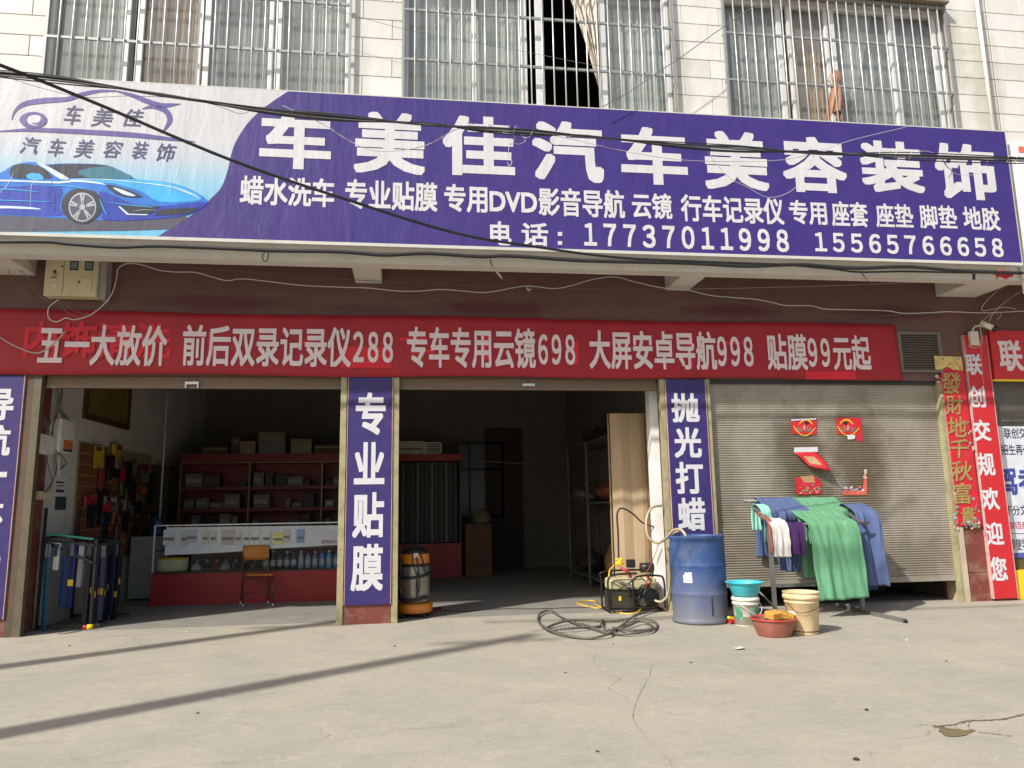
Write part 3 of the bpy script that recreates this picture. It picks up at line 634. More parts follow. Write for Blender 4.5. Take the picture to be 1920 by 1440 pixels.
for s_, x0, y0, x1, y1, m_, bo in (('联创交规',1882,802,1938,822,DK,.01),('校招生再也不',1864,833,1944,853,DK,.01),('驾考',1871,875,1945,928,BI,.03),('不分文',1885,947,1926,966,DK,.01),('全国四百余加',1881,978,1932,992,RI,.01),('即便学',1894,1010,1926,1032,DK,.01)):
    text(s_, x0, y0, x1, y1, .077, m_, o, bold=bo)
b = MB()
for y in (843, 1000):
    b.poly([P(1866,y,.0775),P(1960,y,.0775),P(1960,y+1,.0775),P(1866,y+1,.0775)])
b.build('rule_line', DK, o)
o = thing('red_shop_board', 'wide red board with a large white character over the right-hand shop', 'sign', (9.3, -.05, 2.84))
b = MB(); b.box(7.72, 11.2, -.06, -.004, 2.86, 3.53); b.build('board', REDBOARD, o, bevel=.003)
b = MB(); b.box(7.70, 11.2, -.062, -.004, 2.835, 2.858); b.build('yellow_trim', YELLOW, o)
text('联', 1873,638,1917,696, -.064, PINKTXT, o, bold=.03); text('创', 1932,641,1976,699, -.064, PINKTXT, o, bold=.03)
board('narrow red vertical board with seven white welcome characters on the right pier', 7.335, 7.665, .03, 3.46,
      [('联',1810,664,1841,703),('创',1817,724,1847,764),('交',1825,787,1857,827),('规',1833,849,1865,892),('欢',1840,914,1873,956),('迎',1849,979,1881,1022),('您',1857,1044,1888,1089)], REDBOARD, WHITEPR2, -.055, 'vertical_red_board', .03)
o = thing('spring_couplet', 'peeling red paper couplet with gold calligraphy beside the closed shutter', 'paper couplet', (7.15, -.02, .9))
def cpl(u, v):
    x = 6.955+.35*u; z = .9+2.22*v; 
    if v < .001: z += .12*abs(noise.noise(Vector((u*6, 0, 4))))*2+.12*(u<.35)*0
    if u < .001: x += .02*abs(noise.noise(Vector((0, v*30, 1))))
    return Vector((x, -.034-.005*noise.noise(Vector((u*3, v*9, 8))), z))
b = MB(); b.grid(cpl, 16, 60); b.build('red_paper', REDPAPER, o, solid=.001)
GOLDP = C('gold_floral_print', (206,186,110), .45, var=.25, scale=30, dirt=.8, dirtc=lin((190,60,50)), dscale=22)
b = MB(); b.poly([P(1751,667,-.043),P(1803,669,-.043),P(1806,695,-.043),P(1786,693,-.043),P(1776,687,-.043),P(1765,693,-.043),P(1754,693,-.043)]); b.build('gold_top', GOLDP, o)
for ch, x0, y0, x1, y1 in (('發',1766,698,1802,738),('財',1772,741,1806,777),('地',1776,781,1812,820),('千',1780,823,1817,859),('秋',1783,864,1823,902),('富',1788,905,1823,945),('貴',1800,950,1829,984)):
    text(ch, x0, y0, x1, y1, -.044, GOLD, o, bold=.019, shear=.12)
cols3 = [C('print_sky_blue', (90,140,165), .5), C('print_white', (200,180,172), .5), C('print_pink', (205,90,96), .5), GOLD, C('print_green', (110,140,100), .5)]
mbs = [MB() for _ in cols3]
def specks(mbs_, x0, x1, y0, y1, n_, Y, r=(1.5,4)):
    for _ in range(n_):
        x = rnd.uniform(x0, x1); y = rnd.uniform(y0, y1); q = []; k = rnd.randint(4, 6); rr = rnd.uniform(*r); a0 = rnd.random()*6
        for i in range(k): q.append(P(x+rr*rnd.uniform(.5,1.2)*math.cos(a0+6.283*i/k), y+rr*rnd.uniform(.5,1.2)*math.sin(a0+6.283*i/k), Y-rnd.random()*.002))
        rnd.choice(mbs_).poly(q)
specks(mbs, 1756, 1766, 700, 756, 14, -.045); specks(mbs, 1812, 1826, 790, 845, 12, -.045); specks(mbs, 1787, 1798, 920, 998, 18, -.045); specks(mbs, 1822, 1836, 930, 990, 14, -.045); specks(mbs, 1802, 1836, 978, 992, 20, -.045)
specks(mbs[:2], 1756, 1800, 672, 690, 12, -.0465, (1,2.5))
for mb_, m_ in zip(mbs, cols3):
    if mb_.v: mb_.build('flower_print', m_, o)['kind'] = 'stuff'

# ================================================================== paper remnants on the shutter
PY = SHY-.018
def remnant(label, pts, inner=None, curl=0):
    o = thing('poster_remnant', label, 'torn poster', P(pts[0][0], pts[0][1], PY)); b = MB()
    b.poly([P(x, y, PY) for x, y in pts], .002); b.build('red_paper', REDPAPER, o)
    return o
def fan(o, cx, cy, r, flip=1):
    pal = [cols3[0], cols3[4], GOLD, cols3[1], cols3[2]]
    for i in range(7):
        a = math.pi*(.08+.14*i); b = MB(); b.poly([P(cx+flip*r*t*math.cos(a+w_), cy-r*.75*t*math.sin(a+w_)*.9+2, PY-.0025-.0003*i) for t, w_ in ((.15,0),(.6,.12),(1,.05),(1,-.05),(.6,-.12))]); b.build('petal_print', pal[i % 5], o)
    b = MB(); ribbon(b, [(cx-r*1.05, cy-10, 1.2),(cx-r*.8, cy-2, 1.6),(cx-r*.2, cy+8, 1.5),(cx+r*.5, cy+6, 1.5),(cx+r*1.1, cy-6, 1)], PY-.005); b.build('yellow_line_print', YELLOW, o)
    b = MB(); ribbon(b, [(cx-10*flip, cy-12, 1.),(cx-2*flip, cy-20, 2.5),(cx+8*flip, cy-20, 2.5),(cx+16*flip, cy-12, 1)], PY-.0045); b.build('eye_print', YELLOW, o)
    b = MB(); b.poly([P(x, y, PY-.0055) for x, y in ell(cx+5*flip, cy-15, 4.2, 2.6, 12)]); b.build('eye_print', BLACK, o)
o = remnant('torn red fish print at upper left of the closed shutter', [(1483,787),(1531,785),(1531,813),(1525,816),(1484,813)]); fan(o, 1508, 808, 19)
b = MB(); b.poly([P(x, y, PY-.006) for x, y in ((1483,786),(1531,784),(1530,787),(1500,788),(1484,789))]); b.build('white_tape', WHITEPR2, o)
o = remnant('torn red fish print with hanging corner at upper right of the shutter', [(1568,784),(1580,782),(1614,784),(1617,811),(1617,829),(1608,826),(1597,818),(1592,814),(1569,814)]); fan(o, 1590, 808, 19, -1)
b = MB(); b.poly([P(x, y, PY-.006) for x, y in ((1588,815),(1604,816),(1602,823),(1590,824))]); b.build('white_scrap', WHITEPR2, o)
o = thing('poster_remnant', 'peeled red poster flap hanging off the middle of the shutter', 'torn poster', P(1490,838,PY))
b = MB(); b.poly([P(x, y, PY-.001) for x, y in ((1489,839),(1533,838),(1534,847),(1489,848))], .001); b.build('white_back', WHITEPR2, o)
def flp(u, v):
    a = P(1489+44*u, 848, PY).lerp(P(1515+33*u, 876+9*u, PY-.0), v); a.y -= .13*math.sin(v*1.5)*(.4+.6*u)+.008*math.sin(7*v+4*u); return a
b = MB(); b.grid(flp, 8, 10); b.build('red_flap', REDPAPER, o, solid=.001)
def flp2(u, v): a = flp(.2+.5*u, .25+.5*v); a.y -= .003; return a
b = MB(); b.grid(flp2, 6, 6); b.build('bare_paper_patch', C('bare_paper', (170,135,100), .8), o)
o = remnant('lower left red poster scrap with white torn patch on the shutter', [(1492,893),(1495,896),(1522,891),(1533,897),(1540,906),(1541,926),(1497,928),(1493,925)])
b = MB(); b.poly([P(x, y, PY-.002) for x, y in ((1500,893),(1525,892),(1528,905),(1508,905))]); b.build('bare_paper_patch', C('bare_paper', (170,135,100), .8), o)
mbs = [MB() for _ in cols3]; specks(mbs, 1495, 1538, 909, 925, 30, PY-.003, (1,3.5))
for mb_, m_ in zip(mbs, cols3): mb_.v and tag(mb_.build('flower_print', m_, o), kind='stuff')
o = thing('poster_remnant', 'thin lower right poster scrap forming an L on the shutter', 'torn poster', P(1580,926,PY))
b = MB(); b.poly([P(x, y, PY) for x, y in ((1579,921),(1618,919),(1621,882),(1625,884),(1626,928),(1580,928))], .001); b.build('orange_paper', C('orange_print', (205,95,75), .5), o)
mbs = [MB() for _ in cols3[:3]]; specks(mbs, 1580, 1622, 912, 924, 34, PY-.003, (1,3.5)); specks(mbs[1:2], 1617, 1624, 880, 900, 6, PY-.003, (2,4))
for mb_, m_ in zip(mbs, cols3): mb_.v and tag(mb_.build('torn_print', m_, o), kind='stuff')

# ================================================================== facade fittings
v = thing('louvre_vent', 'dark metal louvre vent in the brown wall above the closed shutter', 'vent', (6.7, 0, 2.97))
b = MB(); b.box(6.38,6.43,-.035,-.004,2.95,3.5); b.box(6.96,7.01,-.035,-.004,2.95,3.5); b.box(6.43,6.96,-.035,-.004,3.46,3.5); b.box(6.43,6.96,-.035,-.004,2.95,2.98); b.build('frame', C('vent_frame', (110,100,88), .5), v)
b = MB(); b.box(6.43, 6.96, -.012, -.005, 2.98, 3.46); b.build('backing', BLACK, v)
for i in range(14):
    b = MB(); b.obox((6.695, -.022, 2.995+.034*i), .525, .004, .026, (math.radians(-35),0,0)); b.build('slat', C('vent_slat', (104,94,84), .45), v)
# meter box
MX = thing('meter_box', 'cream electricity meter box with two small windows under the left end of the sign', 'meter box', (-3.87, -.08, 3.72))
b = MB(); b.box(-4.13,-3.56,-.17,-.02,3.72,4.29); b.build('case', CREAMPL, MX, bevel=.008)
b = MB(); b.box(-3.552,-3.48,-.15,-.004,3.70,4.27); b.build('back_plate', C('grey_plate', (150,148,140), .5), MX)
b = MB(); b.box(-4.12,-3.93,-.182,-.172,3.74,4.27); b.build('door', CREAMPL, MX, bevel=.003)
b = MB(); b.box(-3.92,-3.568,-.182,-.172,3.74,4.27); b.build('door', CREAMPL, MX, bevel=.003)
for x in (-3.82, -3.66):
    b = MB(); b.box(x-.045,x+.045,-.186,-.183,4.02,4.13); f = b.build('meter_window', BLACK, MX)
    b = MB(); b.box(x-.035,x+.035,-.189,-.187,4.035,4.115); b.build('pane', C('meter_glass', (120,135,135), .2), f)
b = MB(); b.box(-3.77,-3.62,-.19,-.183,3.77,3.94); b.build('flap', CREAMPL, MX, bevel=.002)
b = MB(); b.cyl((-3.75,-.195,3.88),(-3.75,-.189,3.88),.012); b.cyl((-3.945,-.19,4.06),(-3.945,-.181,4.06),.01); b.cyl((-4.02,-.186,4.0),(-4.02,-.181,4.0),.016); b.build('lock', BLACK, MX)
b = MB(); b.box(-4.05,-3.99,-.186,-.183,3.815,3.855); b.build('white_label', WHITEPR2, MX)
text('电表箱', 99,511,108,516, -.185, DK, MX, bold=.0)
b = MB()
for z in (3.93,): b.box(-4.06,-3.99,-.185,-.1825,z-.008,z+.008)
b.build('print_line', C('grey_print', (90,110,100), .5), MX)
# cctv
cc = thing('security_camera', 'white bullet security camera on a wall arm above the right pier', 'security camera', P(1822,640,-.02))
a = P(1838,605,-.14); bb = P(1862,615,-.22)
b = MB(); b.cyl(a, bb, .035, .04, 12); b.build('camera_body', C('white_plastic', (205,200,185), .4), cc)
b = MB(); b.cyl(bb, bb+(bb-a).normalized()*.05, .043, n=12); b.build('lens_shroud', BLACK, cc)
b = MB(); b.tube([P(1822,625,-.03), P(1828,612,-.08), P(1845,612,-.14)], .013, sub=4); b.build('arm', C('white_plastic', (205,200,185), .4), cc)
q = P(1822,635,-.05); b = MB(); b.box(q.x-.06,q.x+.06,-.11,-.058,q.z-.1,q.z+.09)
tag(b.build('junction_box', C('white_plastic', (205,200,185), .4), bevel=.006), 'small white junction box on the red vertical board', 'junction box')
# downspout
b = MB(); b.cyl((7.40,-.9,5.93),(7.40,-.9,8.6),.022); dp = tag(b.build('drain_pipe', C('white_pvc', (232,232,228), .4)), 'thin white drain pipe running up the tiles above the sign\'s right end', 'pipe')
ns = thing('upright_sign', 'white vertical sign with a red stripe at the right edge beside the big sign', 'sign', (7.66, -.95, 4.1))
b = MB(); b.box(7.58,8.1,-1.0,-.83,4.0,5.78); b.build('box', C('white_sign_face', (226,226,224), .4), ns, bevel=.006)
b = MB(); b.box(7.62,8.1,-1.006,-1.002,5.62,5.7); b.build('red_stripe', C('coral_stripe', (226,110,90), .5), ns)

# ================================================================== cables
def cable(label, pts, r, m=RUBBER, name='cable', jit=0., n=6, cat='cable', sub=6):
    b = MB(); b.tube(pts, r, n, sub); o = b.build(name, m); return tag(o, label, cat)
def pp(lst, Y, ox=0, oy=0, s=1., dy=0., dx=0.): return [P(ox+x/s+dx, oy+y/s+dy, Y(i/(len(lst)-1)) if callable(Y) else Y) for i, (x, y) in enumerate(lst)]
BU = -3.2
bun = [(-60,132),(0,137),(130,150),(300,178),(500,207),(640,220),(800,233),(900,240),(1000,247),(1100,256),(1280,272),(1400,280),(1540,287),(1700,291),(1920,298),(2000,300)]
for k, (dy, r, lab) in enumerate(((0,.012,'thickest black strand of the cable bundle crossing the sign'),(4,.009,'lower black strand of the cable bundle crossing the sign'),(-4,.006,'thin upper strand of the cable bundle crossing the sign'),(2,.006,'slack grey strand wandering round the cable bundle on the sign'),(7,.007,'lowest black strand sagging under the cable bundle'),(-2,.009,'second thickest black strand in the cable bundle'))):
    q = [(x, y+dy*(1 if i % 3 else -.3)+(rnd.uniform(-2,2) if k > 1 else 0)) for i, (x, y) in enumerate(bun)]
    cable(lab, pp(q, BU-.02*k), r*.78, RUBBER if k != 3 else GREYCABLE, 'overhead_cable')
cable('thin black wire sagging below the bundle on the sign\'s white part', pp([(0,140),(60,160),(130,178),(170,183),(240,180),(330,184),(400,196),(450,213),(480,203),(520,198),(560,205),(640,214)], BU), .002, GREYCABLE, 'thin_wire')
diag = [(-60,98),(0,122),(60,145),(200,202),(433,300),(640,371),(850,436),(1000,462),(1150,482),(1300,490),(1500,497)]
cable('thick black cable slanting down from the top left across the sign', pp(diag, lambda t: -4.3+2.7*t), .013, RUBBER, 'overhead_cable', n=8)
und = [(-60,452),(0,453),(90,453),(130,457),(220,463),(300,461),(450,467),(520,470),(640,472),(720,478),(800,475),(900,481),(960,480),(1100,489),(1280,493),(1400,499),(1500,496),(1600,503),(1700,500),(1800,508),(1915,512)]
cable('black cable looped along the bottom edge of the sign', pp(und, -1.03), .022, RUBBER, 'edge_cable', n=8)
cable('second black cable under the right half of the sign', pp([(1480,497),(1560,504),(1610,510),(1700,509),(1800,511),(1920,512)], -.98), .011, RUBBER, 'edge_cable')
ww = [(330,365),(275,410),(275,470),(320,490),(370,468),(420,478),(520,445),(620,350),(655,250),(665,190),(720,162),(800,170),(900,200),(1000,210),(1100,212),(1200,240),(1280,258),(1360,248),(1500,262),(1700,285),(1920,295)]
ww = [(x/3, 440+y/3) for x, y in ww] + [(640+x/3, 440+y/3) for x, y in ((150,300),(300,315),(420,318),(560,308),(700,318),(800,325),(900,312),(1000,292),(1080,290),(1200,303),(1300,285),(1400,255),(1500,238),(1560,240),(1650,265),(1800,298))] + [(1280+x/3, 440+y/3) for x, y in ((30,312),(150,340),(300,355),(400,362),(500,380),(580,398),(720,400),(800,418),(950,422),(1150,428),(1240,442),(1400,438),(1500,433),(1700,440),(1920,430),(2050,432))]
cable('long wavy white wire strung across the brown wall below the sign', [P(x, y, -.2) for x, y in ww], .0065, WIRE, 'wall_wire')
def thin(label, pts, Y, m=WIRE, r=.003, ox=0, oy=0, s=1.): cable(label, pp(pts, Y, ox, oy, s), r, m, 'thin_wire')
thin('thin grey wire from the meter box towards the middle bracket', [(60,485),(200,490),(400,505),(640,523),(800,532),(1000,540),(1250,543)], -.15, GREYCABLE)
thin('thin wire dropping across the right bracket beam', [(1285,542),(1400,540),(1550,536),(1700,530),(1750,526)], -.12, WIRE, .0025)
thin('thin wire sagging just above the red banner on the right', [(1290,545),(1400,570),(1520,590),(1650,592),(1800,585)], -.08, GREYCABLE, .0025)
thin('looping white wire hanging by the security camera', [(1905,520),(1870,545),(1845,570),(1842,582),(1860,580),(1885,576),(1905,580)], -.25, WIRE, .004)
thin('white wire rising from the security camera to the right edge', [(1855,603),(1862,588),(1880,570),(1900,555),(1925,540)], -.25, WIRE, .004)
thin('white wire looping down beside the red board\'s top', [(1870,600),(1877,590),(1870,585),(1850,595),(1838,612),(1842,640),(1830,652),(1815,648)], -.16, WIRE, .0035)
thin('white cord clipped down the edge of the red vertical board', [(1838,615),(1842,700),(1850,760)], -.07, WIRE, .002)
thin('fine dark wire crossing the upstairs windows', [(560,0),(640,22),(760,55),(880,78),(1000,100),(1090,118),(1140,126),(1200,137)], -1.05, GREYCABLE, .0025)
thin('grey wire rising right from the sign top past the middle window', [(1130,200),(1180,172),(1236,134),(1280,105),(1340,62),(1430,0)], -1.1, GREYCABLE, .005)
thin('white wire swagging over the second and third characters of the title', [(530,198),(560,212),(610,235),(640,255),(690,280),(740,283),(800,272),(850,245),(890,232)], BU, WIRE, .003)
thin('white wire drooping over the right characters of the title', [(1000,245),(1080,263),(1180,285),(1280,300),(1400,303),(1480,298),(1530,285),(1600,262),(1700,238)], BU, WIRE, .0023)
thin('white wire crossing low on the right characters', [(1325,282),(1345,310),(1370,335),(1400,350),(1440,370),(1480,360),(1510,330),(1525,290)], BU, WIRE, .0023)
thin('white wire hanging from the bundle at the last characters', [(1725,290),(1728,283),(1760,291),(1790,325),(1835,325),(1853,300),(1850,292)], BU, WIRE, .0023)
thin('dark twig-like wire end under the last character', [(1765,295),(1775,312),(1785,320),(1780,332)], BU, RUBBER, .003)
q = []
for i in range(120):
    t = i/119; x = 905+95*t; y = 240+8*t; a = t*24+1.5*math.sin(t*11)
    q.append(P(x, y+9*math.sin(a)*(1-.3*math.sin(t*5)), BU-.02+.04*math.cos(a)))
cable('tangle of pale wire wound round the cable bundle at the third character', q, .0026, WIRE, 'wire_tangle', sub=2)
thin('curled end of pale wire hanging from the tangle', [(960,245),(965,262),(955,275),(954,290),(960,303),(955,312),(952,305)], BU, WIRE, .003)
thin('bow of pale wire right of the tangle', [(975,248),(985,262),(975,270),(958,268)], BU, WIRE, .0028)
for i, (x, y) in enumerate(((1650,286),(1680,288),(1708,289),(1890,297),(1905,299))):
    qq = [P(x+9*t-4, y+9-18*t+3*math.sin(t*9), BU-.03-.03*math.sin(3.14*t)) for t in (0,.25,.5,.75,1)]
    cable(('leftmost','second','third','fourth','rightmost')[i]+' wire tie wound on the bundle near the sign\'s right end', qq, .003, WIRE, 'wire_tie', sub=3)
thin('rolled strap end hanging below the sign between the first and second bracket', [(918,483),(921,495),(930,508),(942,523)], -.98, C('strap_grey', (120,112,100), .6), .011)
thin('black hook tied under the sign left of the first bracket', [(500,468),(492,480),(496,490),(502,486),(503,472)], -.98, RUBBER, .006)
thin('dangling strap under the sign before the right bracket', [(1612,508),(1620,518),(1628,528)], -.98, GREYCABLE, .008)
thin('black weight on a strap under the right end of the sign', [(1826,508),(1826,524)], -.98, RUBBER, .018)
b = MB()
def scrap(u, v): p = P(1862+30*u+8*v, 510+14*v-4*u, -1.0); p.y -= .03*noise.noise(Vector((u*4, v*4, 1))); p.z += .05*noise.noise(Vector((u*3, v*3, 9))); return p
b.grid(scrap, 8, 6); tag(b.build('red_rag', C('red_rag', (200,50,60), .6), solid=.002), 'scrap of red cloth caught on the cable at the sign\'s lower right corner', 'rag')
for i, pts in enumerate(([(10,468),(20,490),(16,512),(40,545),(60,560)], [(25,470),(30,500),(48,515),(70,550),(85,562)], [(110,562),(125,585),(150,595),(165,588)], [(115,563),(135,580),(160,590)], [(40,470),(55,488),(65,500),(68,512)])):
    thin(('outermost','second','lowest','short','upper')[i]+' dark wire in the tangle round the meter box', pts, -.2, GREYCABLE, .004)
cable('stiff pale cable bent across the banner\'s left end', pp([(-10,625),(20,645),(60,661),(80,659),(100,645),(122,622)], -.12), .008, C('pale_cable', (175,160,150), .5), 'bent_cable')
thin('thin dark line strung across the back of the middle bay', [(880,862),(960,868),(1070,872)], 5.0, GREYCABLE, .01)
q = P(991,541,-.01); o = thing('bulb_socket', 'small white bulb socket on the brown wall above the middle bay', 'bulb socket', q)
b = MB(); b.cyl(q, q-Vector((0,.05,0)), .035, .03, 14); b.build('base', C('white_plastic', (205,200,185), .4), o); b = MB(); b.cyl(q-Vector((0,.05,0)), q-Vector((0,.09,.02)), .02, .015, 12); b.build('holder', BLACK, o)
# the clothes hung in the right upstairs window
o = thing('hanging_garment', 'peach cloth bundled and hung on the grille of the right upstairs window', 'garment', P(1570,135,-.98))
def garm(u, v):
    w = 4+6*min(1, v/.12)-5.5*math.exp(-((v-.3)/.07)**2)+8*max(0, v-.3)/.7*(1-.35*(v>.75))*(1+.3*math.sin(u*25))
    a = 2*math.pi*u; x = 1569-5*v+w*math.cos(a)+2.2*math.sin(a*4+v*5)*v; y = 131+(88+12*math.sin(a*2+.6))*v
    return P(x, y, -.865+.022*math.sin(a)+.012*math.sin(a*6+v*4)*v)
b = MB(); b.grid(garm, 48, 26); b.build('cloth', C('peach_cloth', (164,122,100), .9), o)
b = MB(); b.tube([P(1556,140,-.87), P(1552,148,-.88), P(1556,154,-.88)], .012); b.build('knot', C('cream_knot', (196,176,132), .8), o)

# ================================================================== inside, left bay: wall fittings
LX = -4.22
def wx(x, y): return PX(x, y, LX)
def wallbox(name, label, cat, x0, x1, y0, y1, d, m, bevel=.006):
    a = PX(x0, (y0+y1)/2, LX+d); c = PX(x1, (y0+y1)/2, LX+d); zt_ = PX((x0+x1)/2, y0, LX+d).z; zb_ = PX((x0+x1)/2, y1, LX+d).z
    b = MB(); b.box(LX+.002, LX+d, a.y, c.y, zb_, zt_)
    return tag(b.build(name, m, bevel=bevel), label, cat)
GPL = C('grey_white_plastic', (214,210,196), .45)
e = thing('fuse_box', 'tall pale fuse box with an orange sticker on the left inner wall', 'electrical box', (LX, 1.1, 2.0))
a0, a1 = PX(112,830,LX+.1), PX(140,830,LX+.1); zt0 = PX(125,785,LX+.1).z; zb0 = PX(125,850,LX+.1).z
b = MB(); b.box(LX+.002, LX+.1, a0.y, a1.y, zb0, zt0); b.build('case', GPL, e, bevel=.02)
b = MB(); b.box(LX+.1005, LX+.103, a0.y+.1, a1.y-.05, zb0+.05, zb0+.16); b.build('orange_sticker', C('orange_sticker', (205,110,50), .5), e)
b = MB(); b.box(LX+.1005, LX+.103, a0.y+.1, a1.y-.05, zb0+.02, zb0+.05); b.build('blue_sticker', C('blue_sticker', (50,70,110), .5), e)
wallbox('switch_box', 'square grey switch box left of the tall fuse box', 'electrical box', 74, 103, 815, 852, .08, GPL)
wallbox('socket_box', 'small cream socket box low on the left inner wall', 'socket', 75, 99, 921, 937, .05, CREAMPL)
wallbox('cable_trunking', 'short brown cable trunking strip on the left inner wall', 'trunking', 71, 79, 853, 910, .04, C('brown_trunk', (90,60,50), .6))
nb = thing('wall_notice', 'white paper notice with black print on the left inner wall', 'notice', wx(108,920))
for (x0,x1,y0,y1,m_,nm) in ((102,123,892,931,WHITEPR2,'sheet'),(104,120,903,906,DK,'print_line'),(106,118,910,912,DK,'print_line'),(104,120,918,923,DK,'print_line')):
    a = wx(x0,(y0+y1)/2); c = wx(x1,(y0+y1)/2); dd = .003 if nm == 'sheet' else .005
    b = MB(); b.box(LX+.001, LX+dd, a.y, c.y, wx(112,y1).z, wx(112,y0).z); b.build(nm, m_, nb)
wallbox('wall_notice', 'small dark notice under the white one on the left inner wall', 'notice', 104, 124, 931, 956, .006, C('slate_notice', (60,66,78), .5), 0)
pf = thing('framed_picture', 'dark framed picture high on the left inner wall', 'picture', (LX+.03, 2.0, 2.5))
ya, yb = wx(155,760).y, wx(240,760).y; z0_, z1_ = 2.5, 3.42
b = MB(); b.box(LX+.002,LX+.045,ya,ya+.07,z0_,z1_); b.box(LX+.002,LX+.045,yb-.07,yb,z0_,z1_); b.box(LX+.002,LX+.045,ya+.07,yb-.07,z0_,z0_+.07); b.box(LX+.002,LX+.045,ya+.07,yb-.07,z1_-.07,z1_)
b.build('frame', C('dark_wood', (70,52,34), .5), pf)
b = MB(); b.box(LX+.002,LX+.02,ya+.07,yb-.07,z0_+.07,z1_-.07); b.build('picture', C('ochre_print', (120,100,58), .5, var=.5, scale=5, dirt=.8, dirtc=lin((120,60,50)), dscale=4), pf)
# wall cables
for i, pts in enumerate(([(108,715),(110,745),(106,770),(112,790),(118,800)],[(114,715),(113,750),(108,775),(95,792),(84,818)],[(105,720),(112,760),(104,785),(96,815)],[(110,775),(112,800),(111,830),(110,880),(112,895)],[(118,715),(116,765),(124,780),(130,788)],[(88,855),(92,880),(98,905),(90,918),(84,924)],[(102,852),(106,880),(96,905),(88,920)],[(104,845),(116,855),(124,868),(114,880),(120,870)],[(110,770),(100,800),(98,830)],[(112,768),(122,790),(112,820)])):
    cable(('first','second','third','fourth','fifth','sixth','seventh','eighth','ninth','tenth')[i]+' wire from the left in the tangle down the left inner wall' if i != 3 else 'thick white cord hanging down the left inner wall', [PX(x, y, LX+.05+.03*rnd.random()) for x, y in pts], .012 if i in (3,) else .007, C('white_cord', (200,196,186), .6) if i == 3 else GREYCABLE, 'wall_wire')
# slat wall with goods
SW = thing('slatwall_panel', 'brown slatwall display panel on the left inner wall', 'display panel', (LX, 2.4, .6))
b = MB(); b.box(LX+.002, LX+.02, 1.22, 3.9, .66, 2.2); b.build('backing', C('cream_groove', (150,138,112), .6), SW)
nr = 11
for i in range(nr):
    z = .67+i*.139; y1 = 3.9 if i < 10 else 2.1
    b = MB(); b.box(LX+.021, LX+.034, 1.24+(.75 if i < 1 else 0), y1, z, z+.118); b.build('slat', C('brown_slat', (118,74,44), .5, var=.2, scale=3), SW)
GC = [('red',(190,40,60)),('white',(205,200,195)),('black',(22,22,24)),('orange',(205,90,40)),('blue',(50,95,160)),('brown',(90,60,45)),('grey',(120,120,118)),('yellow',(215,180,50)),('olive',(140,130,80)),('pink',(200,60,90))]
rowsn = ('bottom','second','third','fourth','fifth','top')
ordn = ('first','second','third','fourth','fifth','sixth','seventh','eighth','ninth','tenth')
def pack(y, z, w, h, c, kind='packet', lab=None):
    o = thing('hanging_packet', lab or f'{GC[c][0]} {kind} hanging on the slatwall, {rowsn[min(5,int((z-.7)/.25))]} row, {"near the door" if y < 1.9 else "mid panel" if y < 2.8 else "far end"}', 'packet', (LX+.06, y, z), 'goods hanging on the slatwall')
    b = MB(); t = .012+.03*rnd.random(); b.obox((LX+.07, y, z), t, w, h, (rnd.uniform(-.12,.12), 0, rnd.uniform(-.5,.2))); b.build('bag', C('pack_'+GC[c][0], tuple(int(v*.8) for v in GC[c][1]), .5, var=.4, scale=25), o, bevel=.004)
    b = MB(); b.obox((LX+.072+t/2, y, z+h*.35), .003, w*.9, h*.2, (0,0,-.1)); b.build('header_card', C('pack_head_'+str(c%4), ((70,62,52),(120,112,98),(44,40,38),(96,60,50))[c%4], .5), o)
    b = MB(); b.cyl((LX+.03, y, z+h/2+.01), (LX+.11, y, z+h/2+.02), .003, n=6); b.build('hook', DARKMET, o)
for ri in range(8):
    for ci in range(10):
        if rnd.random() < .12 or (ci < 2 and ri not in (2, 3, 4)): continue
        y = 1.62+ci*.235+rnd.uniform(-.04,.04); z = .88+ri*.155+rnd.uniform(-.03,.03); c = rnd.choice((2,2,2,5,5,0,6,2,5,3,2,6,5,2,8,2))
        pack(y, z, rnd.uniform(.08,.16), rnd.uniform(.12,.24), c, 'packet', f'{GC[c][0]} packet on the slatwall, {ordn[ri]} hook row up, {ordn[ci]} column from the doorway')
CL = ('left of the pair of yellow-headed cards high on the slatwall','right of the pair of yellow-headed cards high on the slatwall','small bright red card low on the slatwall','tiny red tag high on the slatwall','left one of the white cards mid slatwall','white card right of the first at mid slatwall','orange card below the white cards','white striped box hanging right of the orange card','red card low beside the olive one','olive card low on the slatwall beside the red one','left slim blue card low on the slatwall','right slim blue card low on the slatwall','slim olive card left of the blue ones','long slim red tassel high on the slatwall')
for k_, (x, y, w, h, c) in enumerate(((175,857,.2,.3,7),(208,855,.24,.34,7),(150,940,.1,.14,0),(180,866,.02,.02,1),(186,938,.12,.12,1),(203,940,.1,.12,1),(196,950,.12,.14,3),(225,948,.22,.14,1),(212,995,.12,.17,0),(226,998,.1,.2,8),(180,972,.05,.16,4),(194,972,.12,.16,4),(165,972,.06,.15,8),(178,900,.05,.3,0))):
    p = wx(x, y); pack(p.y, p.z, w, h, c, 'card', CL[k_])
